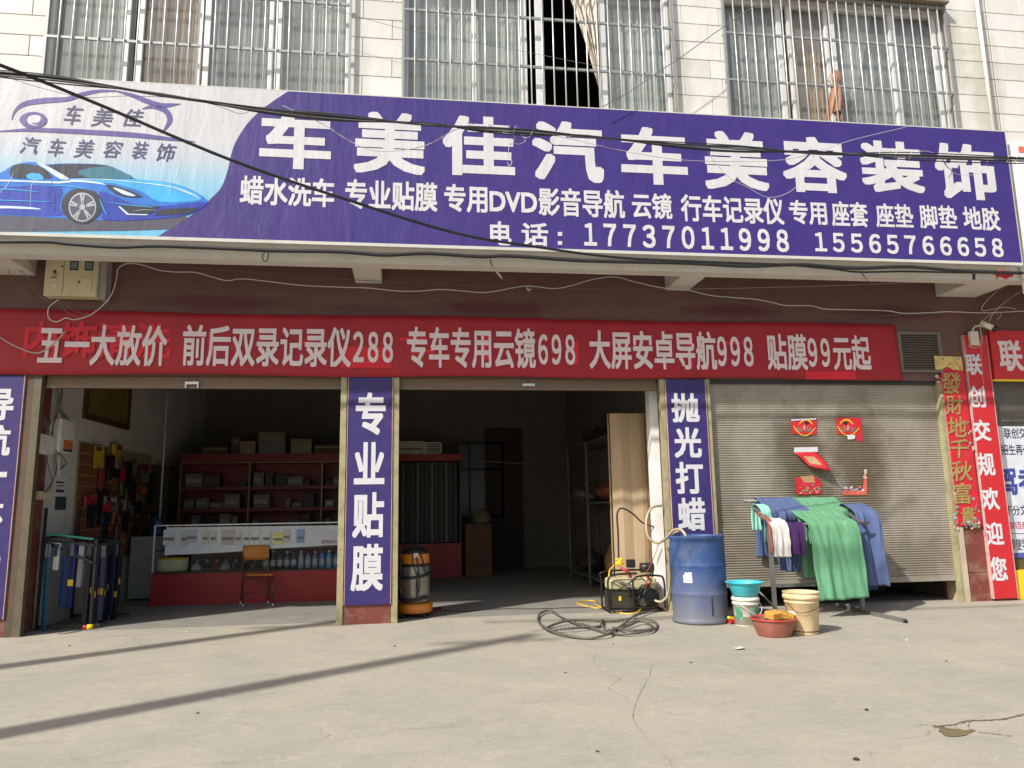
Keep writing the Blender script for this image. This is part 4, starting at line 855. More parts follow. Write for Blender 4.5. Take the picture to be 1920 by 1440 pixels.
# rack of wiper packs beside the door
WR = thing('wiper_rack', 'black steel rack hung with long wiper packs just inside the left bay', 'display rack', (-4.0, .7, 0))
xa, xb, ya, yb = -4.17, -3.62, .36, .95
def rp(x, y, z): return Vector((x, y, z))
for nm, a, c in (('post',(xa,.42,0),(xa,.42,1.36)),('post',(xa,1.30,0),(xa,1.30,1.36)),('post',(-3.60,.42,0),(-3.60,.42,.99)),('foot',(xa,.42,.04),(-3.5,.42,.04)),('foot',(xa,1.30,.04),(-3.5,1.30,.04)),
                 ('arm',(xa,.42,1.0),(-3.60,.42,.92)),('arm',(xa,1.3,1.0),(-3.60,1.3,.92)),('brace',(xa,.42,.98),(-3.60,.42,.72)),('rail',(xa,.42,1.02),(xa,1.3,1.02)),('rail',(-3.6,.42,.93),(-3.6,1.3,.93)),('rail',(-3.85,.42,.97),(-3.85,1.3,.97))):
    b = MB(); b.bar(a, c, .028); b.build(nm, DARKMET, WR)
b = MB(); b.obox((-3.88,.42,1.03), .5, .02, .022, (0,.14,0)); b.build('green_edge', C('teal_edge', (50,150,130), .4), WR)
packs = [((44,96,124),.02,.95),((225,225,215),.0,.3),((40,62,118),.02,.7),((32,52,108),.02,.72),((150,150,150),.02,.5),((24,26,38),.02,.9),((30,40,80),.02,.85),((24,24,34),.02,.9),((20,24,44),.02,.8),((40,60,100),.02,.7),((28,32,60),.02,.9),((26,26,40),.02,.95),((150,90,120),.02,.75),((60,70,110),.02,.85),((24,30,60),.02,.8),((30,40,70),.02,.6)]
for k_ in range(9): packs.append((((22,24,34),(30,44,90),(26,26,30))[k_%3], .02, .75+.03*k_))
cn = ('sky blue','white','royal blue','deep blue','grey','black','navy','charcoal','midnight blue','steel blue','dark navy','spotted black','mauve','slate blue','ink blue','dark blue','bluish black','cobalt','pitch dark','blue-grey','ultramarine','jet black','dull navy','matt blue','sooty')
for i, (c, t, h) in enumerate(packs):
    i0 = i; row = i % 2; x = -3.62+.02*row if i > 5 else -4.08+.08*i; y = .47+.82*((i-5)*.618%1) if i > 5 else .36+.02*i
    if i > 5: x = -3.66+rnd.uniform(-.05,.08)
    ztop = .92 if i > 5 else .96
    o = thing('wiper_pack', f'long {cn[i]} wiper pack hanging from the black rack', 'wiper pack', (x, y, ztop-h), 'wiper packs on the black rack')
    b = MB(); b.obox((x, y, ztop-h/2), .055, .03, h, (rnd.uniform(-.03,.03), rnd.uniform(-.03,.03), rnd.uniform(-.5,.5))); b.build('sleeve', C('wiper_'+cn[i].replace(' ','_'), c, .35, var=.3, scale=40), o, bevel=.003)
    b = MB(); b.obox((x+.001, y-.017, ztop-.08), .05, .005, .14); b.build('header', C('wiper_header'+str(i%4), ((150,150,145),(50,56,80),(40,42,50),(90,92,96))[i%4], .4), o)
    if i > 8 or i == 3:
        b = MB(); b.obox((x, y-.02, ztop-h*.62), .056, .006, .07); b.build('yellow_band', YELLOW, o)
# conduit rod, cabinet and water bottle
b = MB(); q = P(301, 950, 2.62); b.cyl((q.x,2.62,1.2),(q.x,2.62,3.95),.014); tag(b.build('hanging_rod', C('dull_white_rod', (150,146,136), .5)), 'thin pale vertical rod hanging from the ceiling left of the counter', 'rod')
o = thing('cabinet', 'pale grey low cabinet behind the left end of the counter', 'cabinet', (-3.95, 3.4, 0))
b = MB(); b.box(-4.14,-3.66,3.05,3.6,.03,.93); b.build('body', C('grey_laminate', (150,150,142), .5), o, bevel=.004)
b = MB(); b.box(-4.11,-3.69,3.035,3.048,.07,.9); b.build('door', C('grey_laminate', (150,150,142), .5), o)
o = thing('water_bottle', 'blue water cooler bottle standing on the grey cabinet', 'bottle', (-3.85, 3.3, .93))
b = MB(); b.lathe([(0,0),(.1,.0),(.12,.02),(.12,.1),(.11,.11),(.12,.13),(.12,.23),(.08,.28),(.03,.3),(.03,.34),(0,.34)], (-3.85,3.3,.93)); b.build('shell', C('blue_pet', (44,66,96), .25), o)
o = thing('wall_shelf_cabinet', 'dark tall cabinet against the left wall beyond the slatwall', 'cabinet', (-4.0, 4.15, 0))
b = MB(); b.box(-4.2,-3.95,4.0,4.45,.9,2.05); b.build('body', C('dark_cab', (38,34,30), .5), o, bevel=.005)
b = MB(); b.box(-4.18,-3.97,3.985,3.998,.94,2.0); b.build('door', C('dark_cab2', (46,42,38), .4), o)

# ================================================================== counter
CX0, CX1, CY0, CY1 = -3.58, -.45, 2.3, 2.85
K = thing('display_counter', 'glass-topped display counter with a red base and white paper stuck on the glass', 'counter', (-2.0, 2.55, 0))
b = MB(); b.box(CX0, CX1, CY0, CY1, .0, .43); b.build('red_base', REDCOUNTER, K, bevel=.004)
b = MB(); b.box(CX0, CX1, CY0-.004, CY1, .434, .45); b.box(CX0, CX1, CY0+.02, CY1, .74, .75); b.build('shelf_board', C('dark_shelf', (60,52,46), .4), K)
b = MB(); b.poly([(CX0+.02,CY0+.006,.45),(CX0+.02,CY0+.006,1.08),(CX1,CY0+.006,1.08),(CX1,CY0+.006,.45)]); b.build('glass_panel', CGLASS, K)
b = MB(); b.add([(CX0+.02,CY0+.006,1.086),(CX1,CY0+.006,1.086),(CX1,CY1,1.086),(CX0+.02,CY1,1.086)],[(0,1,2,3)]); b.build('glass_top', CGLASS, K)
b = MB(); b.box(CX0,CX0+.02,CY0,CY0+.02,.45,1.1); b.box(CX0,CX1,CY0,CY0+.015,1.091,1.106); b.box(CX0,CX0+.02,CY1-.02,CY1,.45,1.1); b.build('metal_edge', ALU, K)
b = MB(); b.poly([P(x,y,CY0-.006) for x, y in ((313,989),(640,985),(640,1022),(560,1026),(520,1028),(462,1033),(400,1037),(308,1041))], .002); b.build('paper_sheet', C('translucent_white', (206,214,220), .35, var=.12, scale=3), K)
goods = [(317,1022,22,30,(190,190,195),'white'),(345,1022,12,28,(160,165,170),'frosted'),(360,1018,20,50,(150,155,160),'tall grey'),(385,1020,12,28,(190,180,150),'pale'),(400,1020,12,26,(195,185,150),'cream'),(427,1021,24,40,(175,140,140),'pink'),(447,1021,12,44,(190,185,180),'ivory'),(462,1021,12,50,(205,205,200),'slim white'),(478,1021,18,48,(215,212,205),'wide white'),(500,1021,16,34,(205,205,205),'stacked white'),(521,1020,20,22,(215,210,70),'yellow'),(538,1016,12,36,(175,170,160),'beige'),(563,1018,14,34,(70,110,200),'bright blue')]
for x, y, w, h, c, nm in goods:
    h = min(h, y-993)
    X0 = P(x-w/2,y,CY0).x; X1 = P(x+w/2,y,CY0).x; Z0 = P(x,y,CY0).z; Z1 = P(x,y-h,CY0).z
    o = thing('boxed_product', f'{nm} boxed product seen through the paper on the counter front', 'product box', ((X0+X1)/2, CY0-.01, Z0), 'boxed goods at the counter glass')
    b = MB(); b.box(X0, X1, CY0-.022, CY0-.009, Z0, Z1); b.build('carton', C('prod_'+nm.replace(' ','_'), tuple(int(v*.55+100) for v in c), .5, var=.15, scale=30), o, bevel=.002)
    b = MB(); b.box(X0+.01, X1-.01, CY0-.025, CY0-.0225, Z0+(Z1-Z0)*.3, Z0+(Z1-Z0)*.5); b.build('print_band', C('prod_band', (120,120,125), .5), o)
o = thing('counter_notice', 'small white paper notice with two lines taped at the counter\'s right end', 'notice', P(620,1020,CY0-.03))
b = MB(); b.poly([P(x,y,CY0-.03) for x, y in ((599,1001),(645,999),(645,1020),(599,1022))], .002); b.build('sheet', WHITEPR2, o)
text('清洗抛光打蜡', 603,1012,645,1019, CY0-.033, DK, o, bold=0)
# lower shelf goods
o = thing('plastic_tub', 'cream plastic tub with a yellow lid on the counter\'s lower shelf', 'tub', P(322,1070,2.36))
q = P(322,1070,2.45); b = MB(); b.lathe([(0,0),(.16,0),(.18,.02),(.19,.16)], (0,0,0), 20); b.v = [Vector((v.x*1.15, v.y*.62, v.z)) + Vector((q.x, 2.47, .455)) for v in b.v]; b.build('tub', CREAMPL, o)
b = MB(); b.lathe([(.195,.16),(.2,.175),(.15,.2),(0,.205)], (0,0,0), 20); b.v = [Vector((v.x*1.15, v.y*.62, v.z)) + Vector((q.x, 2.47, .455)) for v in b.v]; b.build('lid', C('yellow_lid', (222,170,50), .4), o)
bc = [(70,95,60),(40,44,48),(46,50,56),(60,62,66),(44,48,60),(130,140,160),(110,120,140),(80,110,140),(60,100,160),(60,150,200),(90,100,110),(50,70,140)]
for i in range(12):
    q = P(498+i*13.2, 1068, 2.42); h = .23+.04*rnd.random()
    o = thing('car_care_bottle', f'{("green","black","charcoal","grey","slate","pale grey","ash grey","teal grey","denim blue","bright blue","smoky","royal blue")[i]} bottle standing on the lower shelf of the glass counter', 'bottle', (q.x, 2.42, .45), 'bottles in the glass counter')
    b = MB(); b.lathe([(0,0),(.038,0),(.04,.01),(.04,h*.65),(.02,h*.82),(.014,h*.85),(.014,h*.92),(0,h*.92)], (q.x,2.42,.451), 14); b.build('body', C(f'bottle_{i}', bc[i], .3), o)
    b = MB(); b.cyl((q.x,2.42,.451+h*.9),(q.x,2.42,.451+h),.018,n=10); b.build('cap', WHITEPR2 if i % 2 else BLACK, o)
    b = MB(); b.lathe([(.0408,.05),(.0408,.13)], (q.x,2.42,.451), 14); b.build('label_wrap', C('bottle_label', (150,155,165), .5, var=.4, scale=40), o)
for i in range(7):
    q = P(368+i*18, 1068, 2.5); o = thing('wrapped_part', f'{("clear","dark","red","silver","brown","black","smoke")[i]} wrapped part lying on the counter\'s lower shelf', 'packet', (q.x, 2.5, .45), 'small wrapped goods in the counter')
    s_ = .05+.03*rnd.random(); b = MB(); b.lathe([(0,0),(s_,.01),(s_*1.1,.03),(s_*.7,.08),(s_*.2,.11),(0,.115)], (q.x,2.5,.451), 9, False); b.build('wrap', C(f'wrap_{i}', ((150,150,150),(30,30,30),(120,30,30),(140,140,140),(60,45,35),(20,20,20),(80,80,84))[i], .3), o)
    b = MB(); b.cyl((q.x,2.5,.56),(q.x+.02,2.5,.6),.012,.02,n=7); b.build('twist', C('wrap_tie', (150,140,130), .4), o)
# chair
CHX = thing('school_chair', 'small wooden-back chair with steel legs standing before the red counter', 'chair', (-2.13, 2.12, 0))
f1, f2, f3, f4 = Vector((-2.27,1.97,0)), Vector((-1.86,1.90,0)), Vector((-2.36,2.26,0)), Vector((-1.98,2.22,0))
seat = [Vector((-2.24,2.0,.42)), Vector((-1.88,1.94,.42)), Vector((-1.97,2.2,.42)), Vector((-2.32,2.25,.42))]
WOOD = C('varnished_ply', (196,126,44), .4, stretch=(1,1,6), var=.15)
b = MB(); b.poly([v for v in seat]); b = MB(); b.add([v for v in seat]+[v-Vector((0,0,.016)) for v in seat], [(0,1,2,3),(7,6,5,4),(0,4,5,1),(1,5,6,2),(2,6,7,3),(3,7,4,0)]); b.build('seat', WOOD, CHX, bevel=.004)
def bk(u, v):
    a = Vector((-2.36,2.27,.60)).lerp(Vector((-1.995,2.22,.60)), u); r = min(u,1-u); a.y += .03*math.sin(u*math.pi)
    zl = .60+.02*(r<.08); return Vector((a.x, a.y, zl+(.20-.02*(r<.08)*2)*v))
b = MB(); b.grid(bk, 14, 4); b.build('backrest', WOOD, CHX, solid=.012)
for a, c in ((f1, seat[0]-Vector((0,0,.02))), (f2, seat[1]-Vector((0,0,.02))), (f3, Vector((-2.345,2.275,.80))), (f4, Vector((-2.005,2.23,.80)))):
    b = MB(); b.cyl(a+Vector((0,0,.03)), c, .009, n=8); l = b.build('leg', C('brown_tube', (95,82,70), .4, metal=.5), CHX)
    b = MB(); b.cyl(a, a+Vector((0,0,.035)), .014, n=8); b.build('foot_cap', WHITEPR2, l)
b = MB(); b.cyl(Vector((-2.26,1.99,.18)), Vector((-1.87,1.93,.18)), .006, n=6); b.cyl(Vector((-2.3,2.1,.36)), Vector((-1.93,2.05,.36)), .006, n=6); b.build('stretcher', C('brown_tube', (95,82,70), .4, metal=.5), CHX)
# ================================================================== red shelf unit at the back
SHF = thing('red_shelf_unit', 'long dark red display shelving full of boxed parts behind the counter', 'shelf unit', (-2.4, 4.7, 0))
DR = C('dark_red_board', (112,20,24), .5)
xs_ = (-3.9, -2.77, -1.55, -.32)
b = MB(); b.box(-3.9,-.32,4.9,4.93,0,2.1); b.build('back_panel', DR, SHF)
b = MB(); b.box(-3.9,-.32,4.48,4.9,2.1,2.26); b.build('header', DR, SHF)
for x in xs_: b = MB(); b.box(x-.012,x+.012,4.47,4.9,0,2.1); b.build('upright', C('brass_upright', (120,98,66), .4, metal=.3), SHF)
b = MB(); b.box(-3.9,-.32,4.465,4.479,2.095,2.11); b.build('trim', C('brass_upright', (120,98,66), .4, metal=.3), SHF)
lv = (1.0, 1.33, 1.70)
for z in (.6,)+lv: b = MB(); b.box(-3.888,-.332,4.5,4.9,z-.06,z); b.build('shelf', DR, SHF)
shn = {1.0:'lower',1.33:'middle',1.70:'upper'}; ordn = ('first','second','third','fourth','fifth','sixth','seventh','eighth','ninth','tenth')
BC = [('grey',(120,120,116)),('white',(170,170,165)),('black',(26,26,28)),('brown',(80,64,46)),('cream',(150,142,120))]
for z in lv:
    for s_ in range(3):
        x = xs_[s_]+.05; k = 0
        while x < xs_[s_+1]-.2:
            w = rnd.uniform(.1,.3); h = rnd.uniform(.08,.24); c = BC[rnd.choice((0,1,2,2,3,4,0))]
            if rnd.random() < .8:
                o = thing('parts_box', f'{c[0]} box on the {shn[z]} shelf of the {("left","middle","right")[s_]} section, {ordn[min(9,k)]} from the left', 'box', (x+w/2, 4.66, z))
                b = MB(); b.box(x, x+w-.015, 4.55+rnd.random()*.08, 4.82, z+.001, z+h); b.build('carton', C('pb_'+c[0], tuple(int(v*.75) for v in c[1]), .5, var=.2, scale=12), o, bevel=.003)
                b = MB(); b.box(x+.02, x+w-.035, 4.538, 4.549, z+h*.3, z+h*.65); b.build('label_print', C('pb_l'+c[0], tuple(min(255,int(v*.95+8)) for v in c[1]), .5, var=.4, scale=30), o)
                k += 1
            x += w
for i, (x0, x1, h, c) in enumerate(((-3.6,-3.15,.12,3),(-3.1,-2.95,.3,3),(-2.95,-2.7,.22,4),(-2.65,-2.2,.38,0),(-2.1,-1.75,.25,4),(-1.7,-1.25,.15,3))):
    o = thing('carton', f'{("flat brown","narrow brown","small cream","tall grey slotted","square cream","low brown")[i]} carton on top of the red shelf unit', 'box', ((x0+x1)/2, 4.65, 2.26))
    b = MB(); b.box(x0, x1, 4.5, 4.85, 2.261, 2.26+h); b.build('body', C('ct_'+BC[c][0], tuple(int(v*.8) for v in BC[c][1]), .7), o, bevel=.004)
    b = MB(); b.box(x0+.03, x1-.03, 4.492, 4.499, 2.26+h*.6, 2.26+h*.85); b.build('tape', C('ct_tape', (110,95,70), .5), o)
# ================================================================== middle bay
DC = thing('red_display_case', 'dark red glass display case of hanging strips at the back of the middle bay', 'display case', (.2, 5.5, 0))
b = MB(); b.box(-.7,.93,5.3,5.9,0,.62); b.build('base_cabinet', REDCOUNTER, DC)
b = MB(); b.box(-.7,.93,5.3,5.9,2.16,2.28); b.build('header', REDCOUNTER, DC)
b = MB(); b.box(-.7,.93,5.86,5.9,.62,2.16); b.box(.90,.93,5.3,5.86,.62,2.16); b.box(-.7,-.67,5.3,5.86,.62,2.16); b.build('back_panel', BLACK, DC)
for k in range(17):
    x = -.62+k*.09; h = 1.5; b = MB(); b.box(x, x+.012+.01*(k%3), 5.36, 5.38, 2.14-h, 2.14); b.build('hanging_strip', C(('strip_dark','strip_grey','strip_pale')[k%3], ((24,23,22),(40,38,36),(96,94,86))[k%3], .4), DC)
o = thing('router_box', 'white slotted router box on top of the red display case', 'box', (.5,5.6,2.28))
q = P(812,850,5.4); b = MB(); b.box(q.x-.17,q.x+.17,5.35,5.6,2.285,2.52); b.build('case', C('dim_white', (170,165,150), .5), o, bevel=.01)
for k in range(5): b = MB(); b.box(q.x-.13,q.x+.13,5.343,5.349,2.32+k*.035,2.335+k*.035); b.build('slot', BLACK, o)
b = MB(); b.cyl((q.x-.12,5.5,2.52),(q.x-.12,5.5,2.68),.008,n=6); b.cyl((q.x+.12,5.5,2.52),(q.x+.12,5.5,2.68),.008,n=6); b.build('antenna', BLACK, o)
o = thing('carton', 'long white carton left of the router box on the red display case', 'box', (.05,5.6,2.28))
b = MB(); b.box(-.35,.24,5.35,5.7,2.285,2.54); b.build('body', C('dim_white', (170,165,150), .5), o, bevel=.004); b = MB(); b.box(-.3,.2,5.343,5.349,2.38,2.4); b.build('print_band', BLACK, o)
o = thing('cloth_bundle', 'pale cloth bundle resting on the brown crate in the dark middle bay', 'bundle', (1.2,5.2,.98))
q = P(905,985,5.2); b = MB(); b.lathe([(0,0),(.15,.0),(.18,.07),(.17,.15),(.1,.24),(.04,.27),(0,.3)], (q.x,5.3,.97), 14); b.build('cloth', C('dusty_cloth', (112,100,80), .9), o); b = MB(); b.cyl((q.x,5.3,1.22),(q.x,5.3,1.3),.03,.04); b.build('knot', C('dusty_cloth', (112,100,80), .9), o)
o = thing('wooden_crate', 'tall brown wooden crate right of the red display case', 'crate', (1.2,5.3,0))
xa_, xb_ = P(873,1000,5.14).x, P(922,1000,5.14).x
b = MB(); b.box(xa_,xb_,5.14,5.5,.004,.96); b.build('body', C('crate_brown', (100,68,44), .7, var=.3, scale=4), o, bevel=.005)
for k in range(5): b = MB(); b.box(xa_+.01,xb_-.01,5.12,5.138,.03+k*.19,.2+k*.19); b.build('board', C('crate_brown', (100,68,44), .7, var=.3, scale=4), o)
DGM = C('dusty_dark_steel', (96,92,84), .6)
# metal storage shelves along the right wall
MS = thing('metal_shelving', 'galvanised metal shelving along the right wall of the middle bay', 'shelving', (3.0, 2.8, 0))
for x in (2.81, 3.33):
    for y in (1.5, 2.95, 4.4):
        b = MB(); b.bar((x,y,0),(x,y,2.3),.035); b.build('post', DGM, MS)
for z in (.16, 1.32, 2.28):
    b = MB(); b.box(2.80,3.34,1.48,4.42,z-.015,z+.015); b.build('shelf', DGM, MS)
def bag(label, x, y, z, sx, sy, sz, c, seed):
    o = thing('plastic_bag', label, 'bag', (x, y, z))
    def f(u, v):
        a = 2*math.pi*u; ph = math.pi*(v-.5); n_ = 1+.35*noise.noise(Vector((math.cos(a)*1.5, math.sin(a)*1.5, v*3+seed)))+.15*noise.noise(Vector((math.cos(a)*5, math.sin(a)*5, v*8+seed)))
        return Vector((x+sx*n_*math.cos(a)*math.cos(ph), y+sy*n_*math.sin(a)*math.cos(ph), z+sz*(.5+.5*math.sin(ph)*n_)))
    b = MB(); b.grid(f, 28, 16); b.build('sack', C(f'bag_{seed}', c, .45), o)
    b = MB(); b.cyl((x,y,z+sz*.95),(x+.02,y,z+sz*1.1),.02,.05,n=7); b.build('knot', C(f'bag_{seed}', c, .45), o)
bag('reddish sheer bag on the middle metal shelf', 3.0, 2.2, 1.33, .2, .3, .32, (120,70,55), 1)
bag('grey crumpled bag at the far end of the metal shelf', 3.0, 3.9, 1.33, .25, .35, .3, (100,92,80), 2)
bag('tan sack on the bottom metal shelf', 3.02, 1.9, .18, .22, .3, .55, (150,120,88), 3)
bag('dark crumpled bag under the metal shelf', 2.98, 3.6, .18, .24, .4, .35, (60,55,48), 4)
bag('brown film bag on the top metal shelf', 3.05, 3.1, 2.3, .22, .6, .22, (70,45,36), 5)
# tall cardboard
KB = thing('cardboard_sheet', 'tall folded cardboard sheet standing behind the right jamb of the middle bay', 'cardboard', (2.75, .8, 0))
ytop = 775
def cb(u, v):
    x = P(1148,900,.75).x+(P(1240,900,.75).x-P(1148,900,.75).x)*u
    fold = .022*abs(((u*2.5) % 1)-.5)*2
    return Vector((x, .75+fold+.01*noise.noise(Vector((u*3, v*4, 0))), .02+(P(1180,ytop,.75).z-.02)*v))
b = MB(); b.grid(cb, 30, 24, False); b.build('sheet', CARD, KB, solid=.008)
b = MB(); b.grid(lambda u, v: cb(.02+.0*u, v)+Vector((-.04+.05*u, .02+.05*u, 0)), 2, 8); b.build('side_flap', CARD, KB, solid=.006)
for x_, w_ in ((1205,1.5),): 
    q1 = P(x_,780,.74); b = MB(); b.box(q1.x, q1.x+.012, .715, .73, .1, q1.z); b.build('tape_strip', C('brown_tape', (150,110,70), .3), KB)
# vacuum cleaner
VX, VY = .045, .42
V = thing('vacuum_cleaner', 'silver and orange wet vacuum cleaner with coiled black hose beside the middle pier', 'vacuum cleaner', (VX, VY, 0))
OR = C('orange_plastic', (212,126,40), .45, dirt=.4); SIL = C('silver_tank', (150,146,138), .32, metal=.6, var=.1)
b = MB(); b.lathe([(0,.07),(.2,.07),(.215,.1),(.215,.17),(.2,.2),(0,.2)], (VX,VY,0), 28); b.build('base', OR, V)
b = MB(); b.lathe([(.155,.2),(.175,.24),(.182,.45),(.182,.66),(.175,.70)], (VX,VY,0), 28); b.build('tank', SIL, V)
b = MB(); b.lathe([(.176,.70),(.184,.71),(.184,.73),(.176,.74)], (VX,VY,0), 28); b.build('clamp_ring', BLACK, V)
b = MB(); b.lathe([(.172,.74),(.178,.76),(.172,.86),(.165,.875)], (VX,VY,0), 28); b.build('motor_housing', OR, V)
b = MB(); b.lathe([(.168,.876),(.165,.91),(.13,.94),(0,.945)], (VX,VY,0), 28); b.build('lid', BLACK, V)
b = MB(); b.tube([(VX-.1,VY-.02,.94),(VX-.08,VY-.02,.985),(VX+.08,VY-.02,.985),(VX+.1,VY-.02,.94)], .014); b.build('handle', BLACK, V)
for a in (.6, 2.2, 3.9, 5.4):
    cx_, cy_ = VX+.185*math.cos(a), VY+.185*math.sin(a); b = MB(); b.cyl((cx_-.012,cy_,.032),(cx_+.012,cy_,.032),.032,n=14); b.build('caster', BLACK, V)
hp = [Vector((VX-.17,VY-.12,.80))]
for i in range(34):
    t = i/33; a = -2.6+t*8.2; hp.append(Vector((VX+.2*math.cos(a), VY+.2*math.sin(a), .66-.40*t+.09*math.sin(a*1.0+1))))
b = MB(); b.tube(hp, .021, 10, 6, rf=lambda i, m: .021 if i % 2 else .0185); b.build('hose', BLACK, V)
for k, pts in enumerate(([(.0,-.19,.93),(.02,-.2,.8),(.06,-.2,.5),(.03,-.2,.3),(.015,-.2,.42),(.04,-.2,.7),(.0,-.19,.92)],[(.05,-.17,.92),(.09,-.18,.8),(.13,-.15,.62),(.11,-.15,.7),(.06,-.17,.9)],[(-.02,-.18,.93),(-.03,-.2,.75),(.02,-.2,.6),(.04,-.2,.35)])):
    b = MB(); b.tube([(VX+x, VY+y, z) for x, y, z in pts], .006); b.build('power_lead', RUBBER, V)
b = MB(); b.obox((VX+.01,VY-.19,.86), .05,.02,.06); b.build('switch_plate', ALU, V)
V.scale = (1, 1, .85)
cable('black cord snaking along the floor from the vacuum cleaner', [G(x, y)+Vector((0,0,.008)) for x, y in ((806,1140),(830,1145),(850,1148),(880,1147),(940,1143),(1000,1143),(1060,1141),(1120,1140),(1170,1138))], .006, RUBBER, 'floor_wire')
o = thing('floor_nozzle', 'flat red vacuum nozzle on the floor beside the vacuum cleaner', 'nozzle', G(815,1147))
b = MB(); q = G(815,1148); b.obox((q.x,q.y,.015), .2,.1,.028,(0,0,.2)); b.build('head', C('dull_red', (130,50,40), .5), o, bevel=.006); b = MB(); b.cyl((q.x,q.y,.03),(q.x+.08,q.y+.04,.05),.014); b.build('neck', BLACK, o)
# ---- pressure washer / pump set
PW = thing('pump_set', 'petrol pump set in a black tube frame beside the blue barrel', 'pump', (2.68, .28, 0))
FR = C('black_tube_frame', (40,40,42), .4, metal=.4)
x0, x1, y0, y1 = 2.36, 3.02, .10, .45
def loop(pts, r=.012): b = MB(); b.tube(pts, r, 8, 5); b.build('frame_tube', FR, PW)
loop([(x0,y0,.03),(x0-.01,y0,.3),(x0+.03,y0,.44),(x0+.3,y0,.46),(x0+.36,y0,.46)]); loop([(x0+.3,y0-.04,.02),(x0+.29,y0-.04,.3),(x0+.33,y0-.04,.42),(x1-.05,y0-.04,.43),(x1+.02,y0-.04,.36),(x1+.02,y0-.04,.05)])
loop([(x0,y1,.03),(x0,y1,.35),(x0+.04,y1,.46),(x1-.04,y1,.46),(x1,y1,.35),(x1,y1,.03)]); loop([(x0,y0,.03),(x1,y0,.03)]); loop([(x0,y1,.03),(x1,y1,.03)]); loop([(x0,y0,.03),(x0,y1,.03)]); loop([(x1,y0,.03),(x1,y1,.03)])
b = MB(); b.box(x0+.03,x0+.62,y0+.04,y1-.03,.26,.40); b.build('fuel_tank', C('cream_tank', (196,190,150), .45, dirt=.5, dirtc=(.1,.09,.07)), PW, bevel=.03)
b = MB(); b.box(x0+.02,x0+.34,y0+.02,y1-.05,.05,.25); b.build('side_panel', C('olive_black_panel', (54,50,40), .5, dirt=.5), PW, bevel=.01)
b = MB(); b.obox((x0+.14,y0+.017,.17),.03,.004,.05); b.build('yellow_mark', YELLOW, PW)
b = MB(); b.cyl((x0+.52,y0-.03,.18),(x0+.52,y0+.12,.18),.10,n=24); b.cyl((x0+.52,y0-.05,.18),(x0+.52,y0-.03,.18),.06,n=20); b.build('recoil_starter', FR, PW)
for k in range(7): b = MB(); b.box(x0+.38,x0+.62,y0+.13+k*.022,y0+.14+k*.022,.06,.26); b.build('cooling_fin', C('dirty_alu', (84,80,74), .5, metal=.4), PW)
b = MB(); b.cyl((x0+.42,y0-.01,.12),(x0+.42,y0+.1,.12),.05,n=16); b.cyl((x0+.60,y0-.02,.26),(x0+.60,y0+.08,.26),.045,n=16); b.build('pump_head', C('dirty_alu', (84,80,74), .5, metal=.4), PW)
b = MB(); b.cyl((x0+.50,y0+.02,.40),(x0+.50,y0+.02,.44),.02,n=10); b.cyl((x0+.47,y0+.0,.30),(x0+.47,y0+.0,.37),.012,n=8); b.build('red_cap', C('red_cap', (190,40,40), .4), PW)
b = MB(); b.obox((x0+.36,y1-.1,.56),.1,.08,.1); b.build('air_filter', BLACK, PW, bevel=.01); b = MB(); b.cyl((x0+.5,y1-.05,.5),(x0+.66,y1-.05,.5),.06,n=16); b.build('muffler', FR, PW)
b = MB(); b.tube([(x0+.2,y0+.1,.52),(x0+.22,y0+.06,.5),(x0+.27,y0+.05,.47),(x0+.3,y0+.08,.41)], .018, 8); b.build('red_hose', C('red_rubber', (170,50,50), .5), PW)
for k in range(9):
    a = [Vector((rnd.uniform(x0,x1), y0+rnd.uniform(-.05,.1), rnd.uniform(.05,.45))) for _ in range(4)]; b = MB(); b.tube(a, .005, 6, 5); b.build('loose_tube', RUBBER, PW)
yl = C('yellow_hose', (222,180,60), .45)
o = thing('tap_splitter', 'yellow tap splitter on a thin pole rising behind the pump set', 'tap', P(1160,1055,.35))
q = P(1161,1056,.3); b = MB(); b.cyl(q-Vector((.05,0,0)), q+Vector((.05,0,0)), .022, n=10); b.cyl(q-Vector((0,0,.04)), q+Vector((0,0,.05)), .018, n=10); b.cyl(q-Vector((0,.05,0)), q, .02, n=10); b.build('body', C('yellow_tap', (235,190,30), .4), o)
b = MB(); b.cyl(q+Vector((-.03,0,.03)), q+Vector((-.03,0,.06)), .02, n=8); b.cyl(q+Vector((.03,0,.03)), q+Vector((.03,0,.06)), .02, n=8); b.build('knob', C('yellow_tap', (235,190,30), .4), o)
cable('black hose rising over the cardboard from the yellow tap', [P(1160,1045,.35),P(1159,1000,.35),P(1157,965,.35),P(1165,953,.35),P(1185,962,.35),P(1205,980,.35),P(1233,990,.25)], .011, RUBBER, 'hose')
cable('grey clear hose looping from the jamb into the barrel', [P(1240,948,.0),P(1222,952,-.05),P(1212,975,-.1),P(1215,1005,-.15),P(1233,1018,-.2),P(1250,1008,-.4),P(1262,995,-.5),P(1275,993,-.62),P(1285,1003,-.7),P(1288,1020,-.7)], .017, C('clear_hose', (170,160,135), .35), 'hose')
cable('cream hose dropping from the barrel rim down to the pump set', [P(1272,997,-.5),P(1258,1005,-.3),P(1254,1040,-.2),P(1256,1080,-.1),P(1252,1115,-.05),P(1240,1128,0),P(1228,1126,.05)], .016, C('clear_hose', (170,160,135), .35), 'hose')
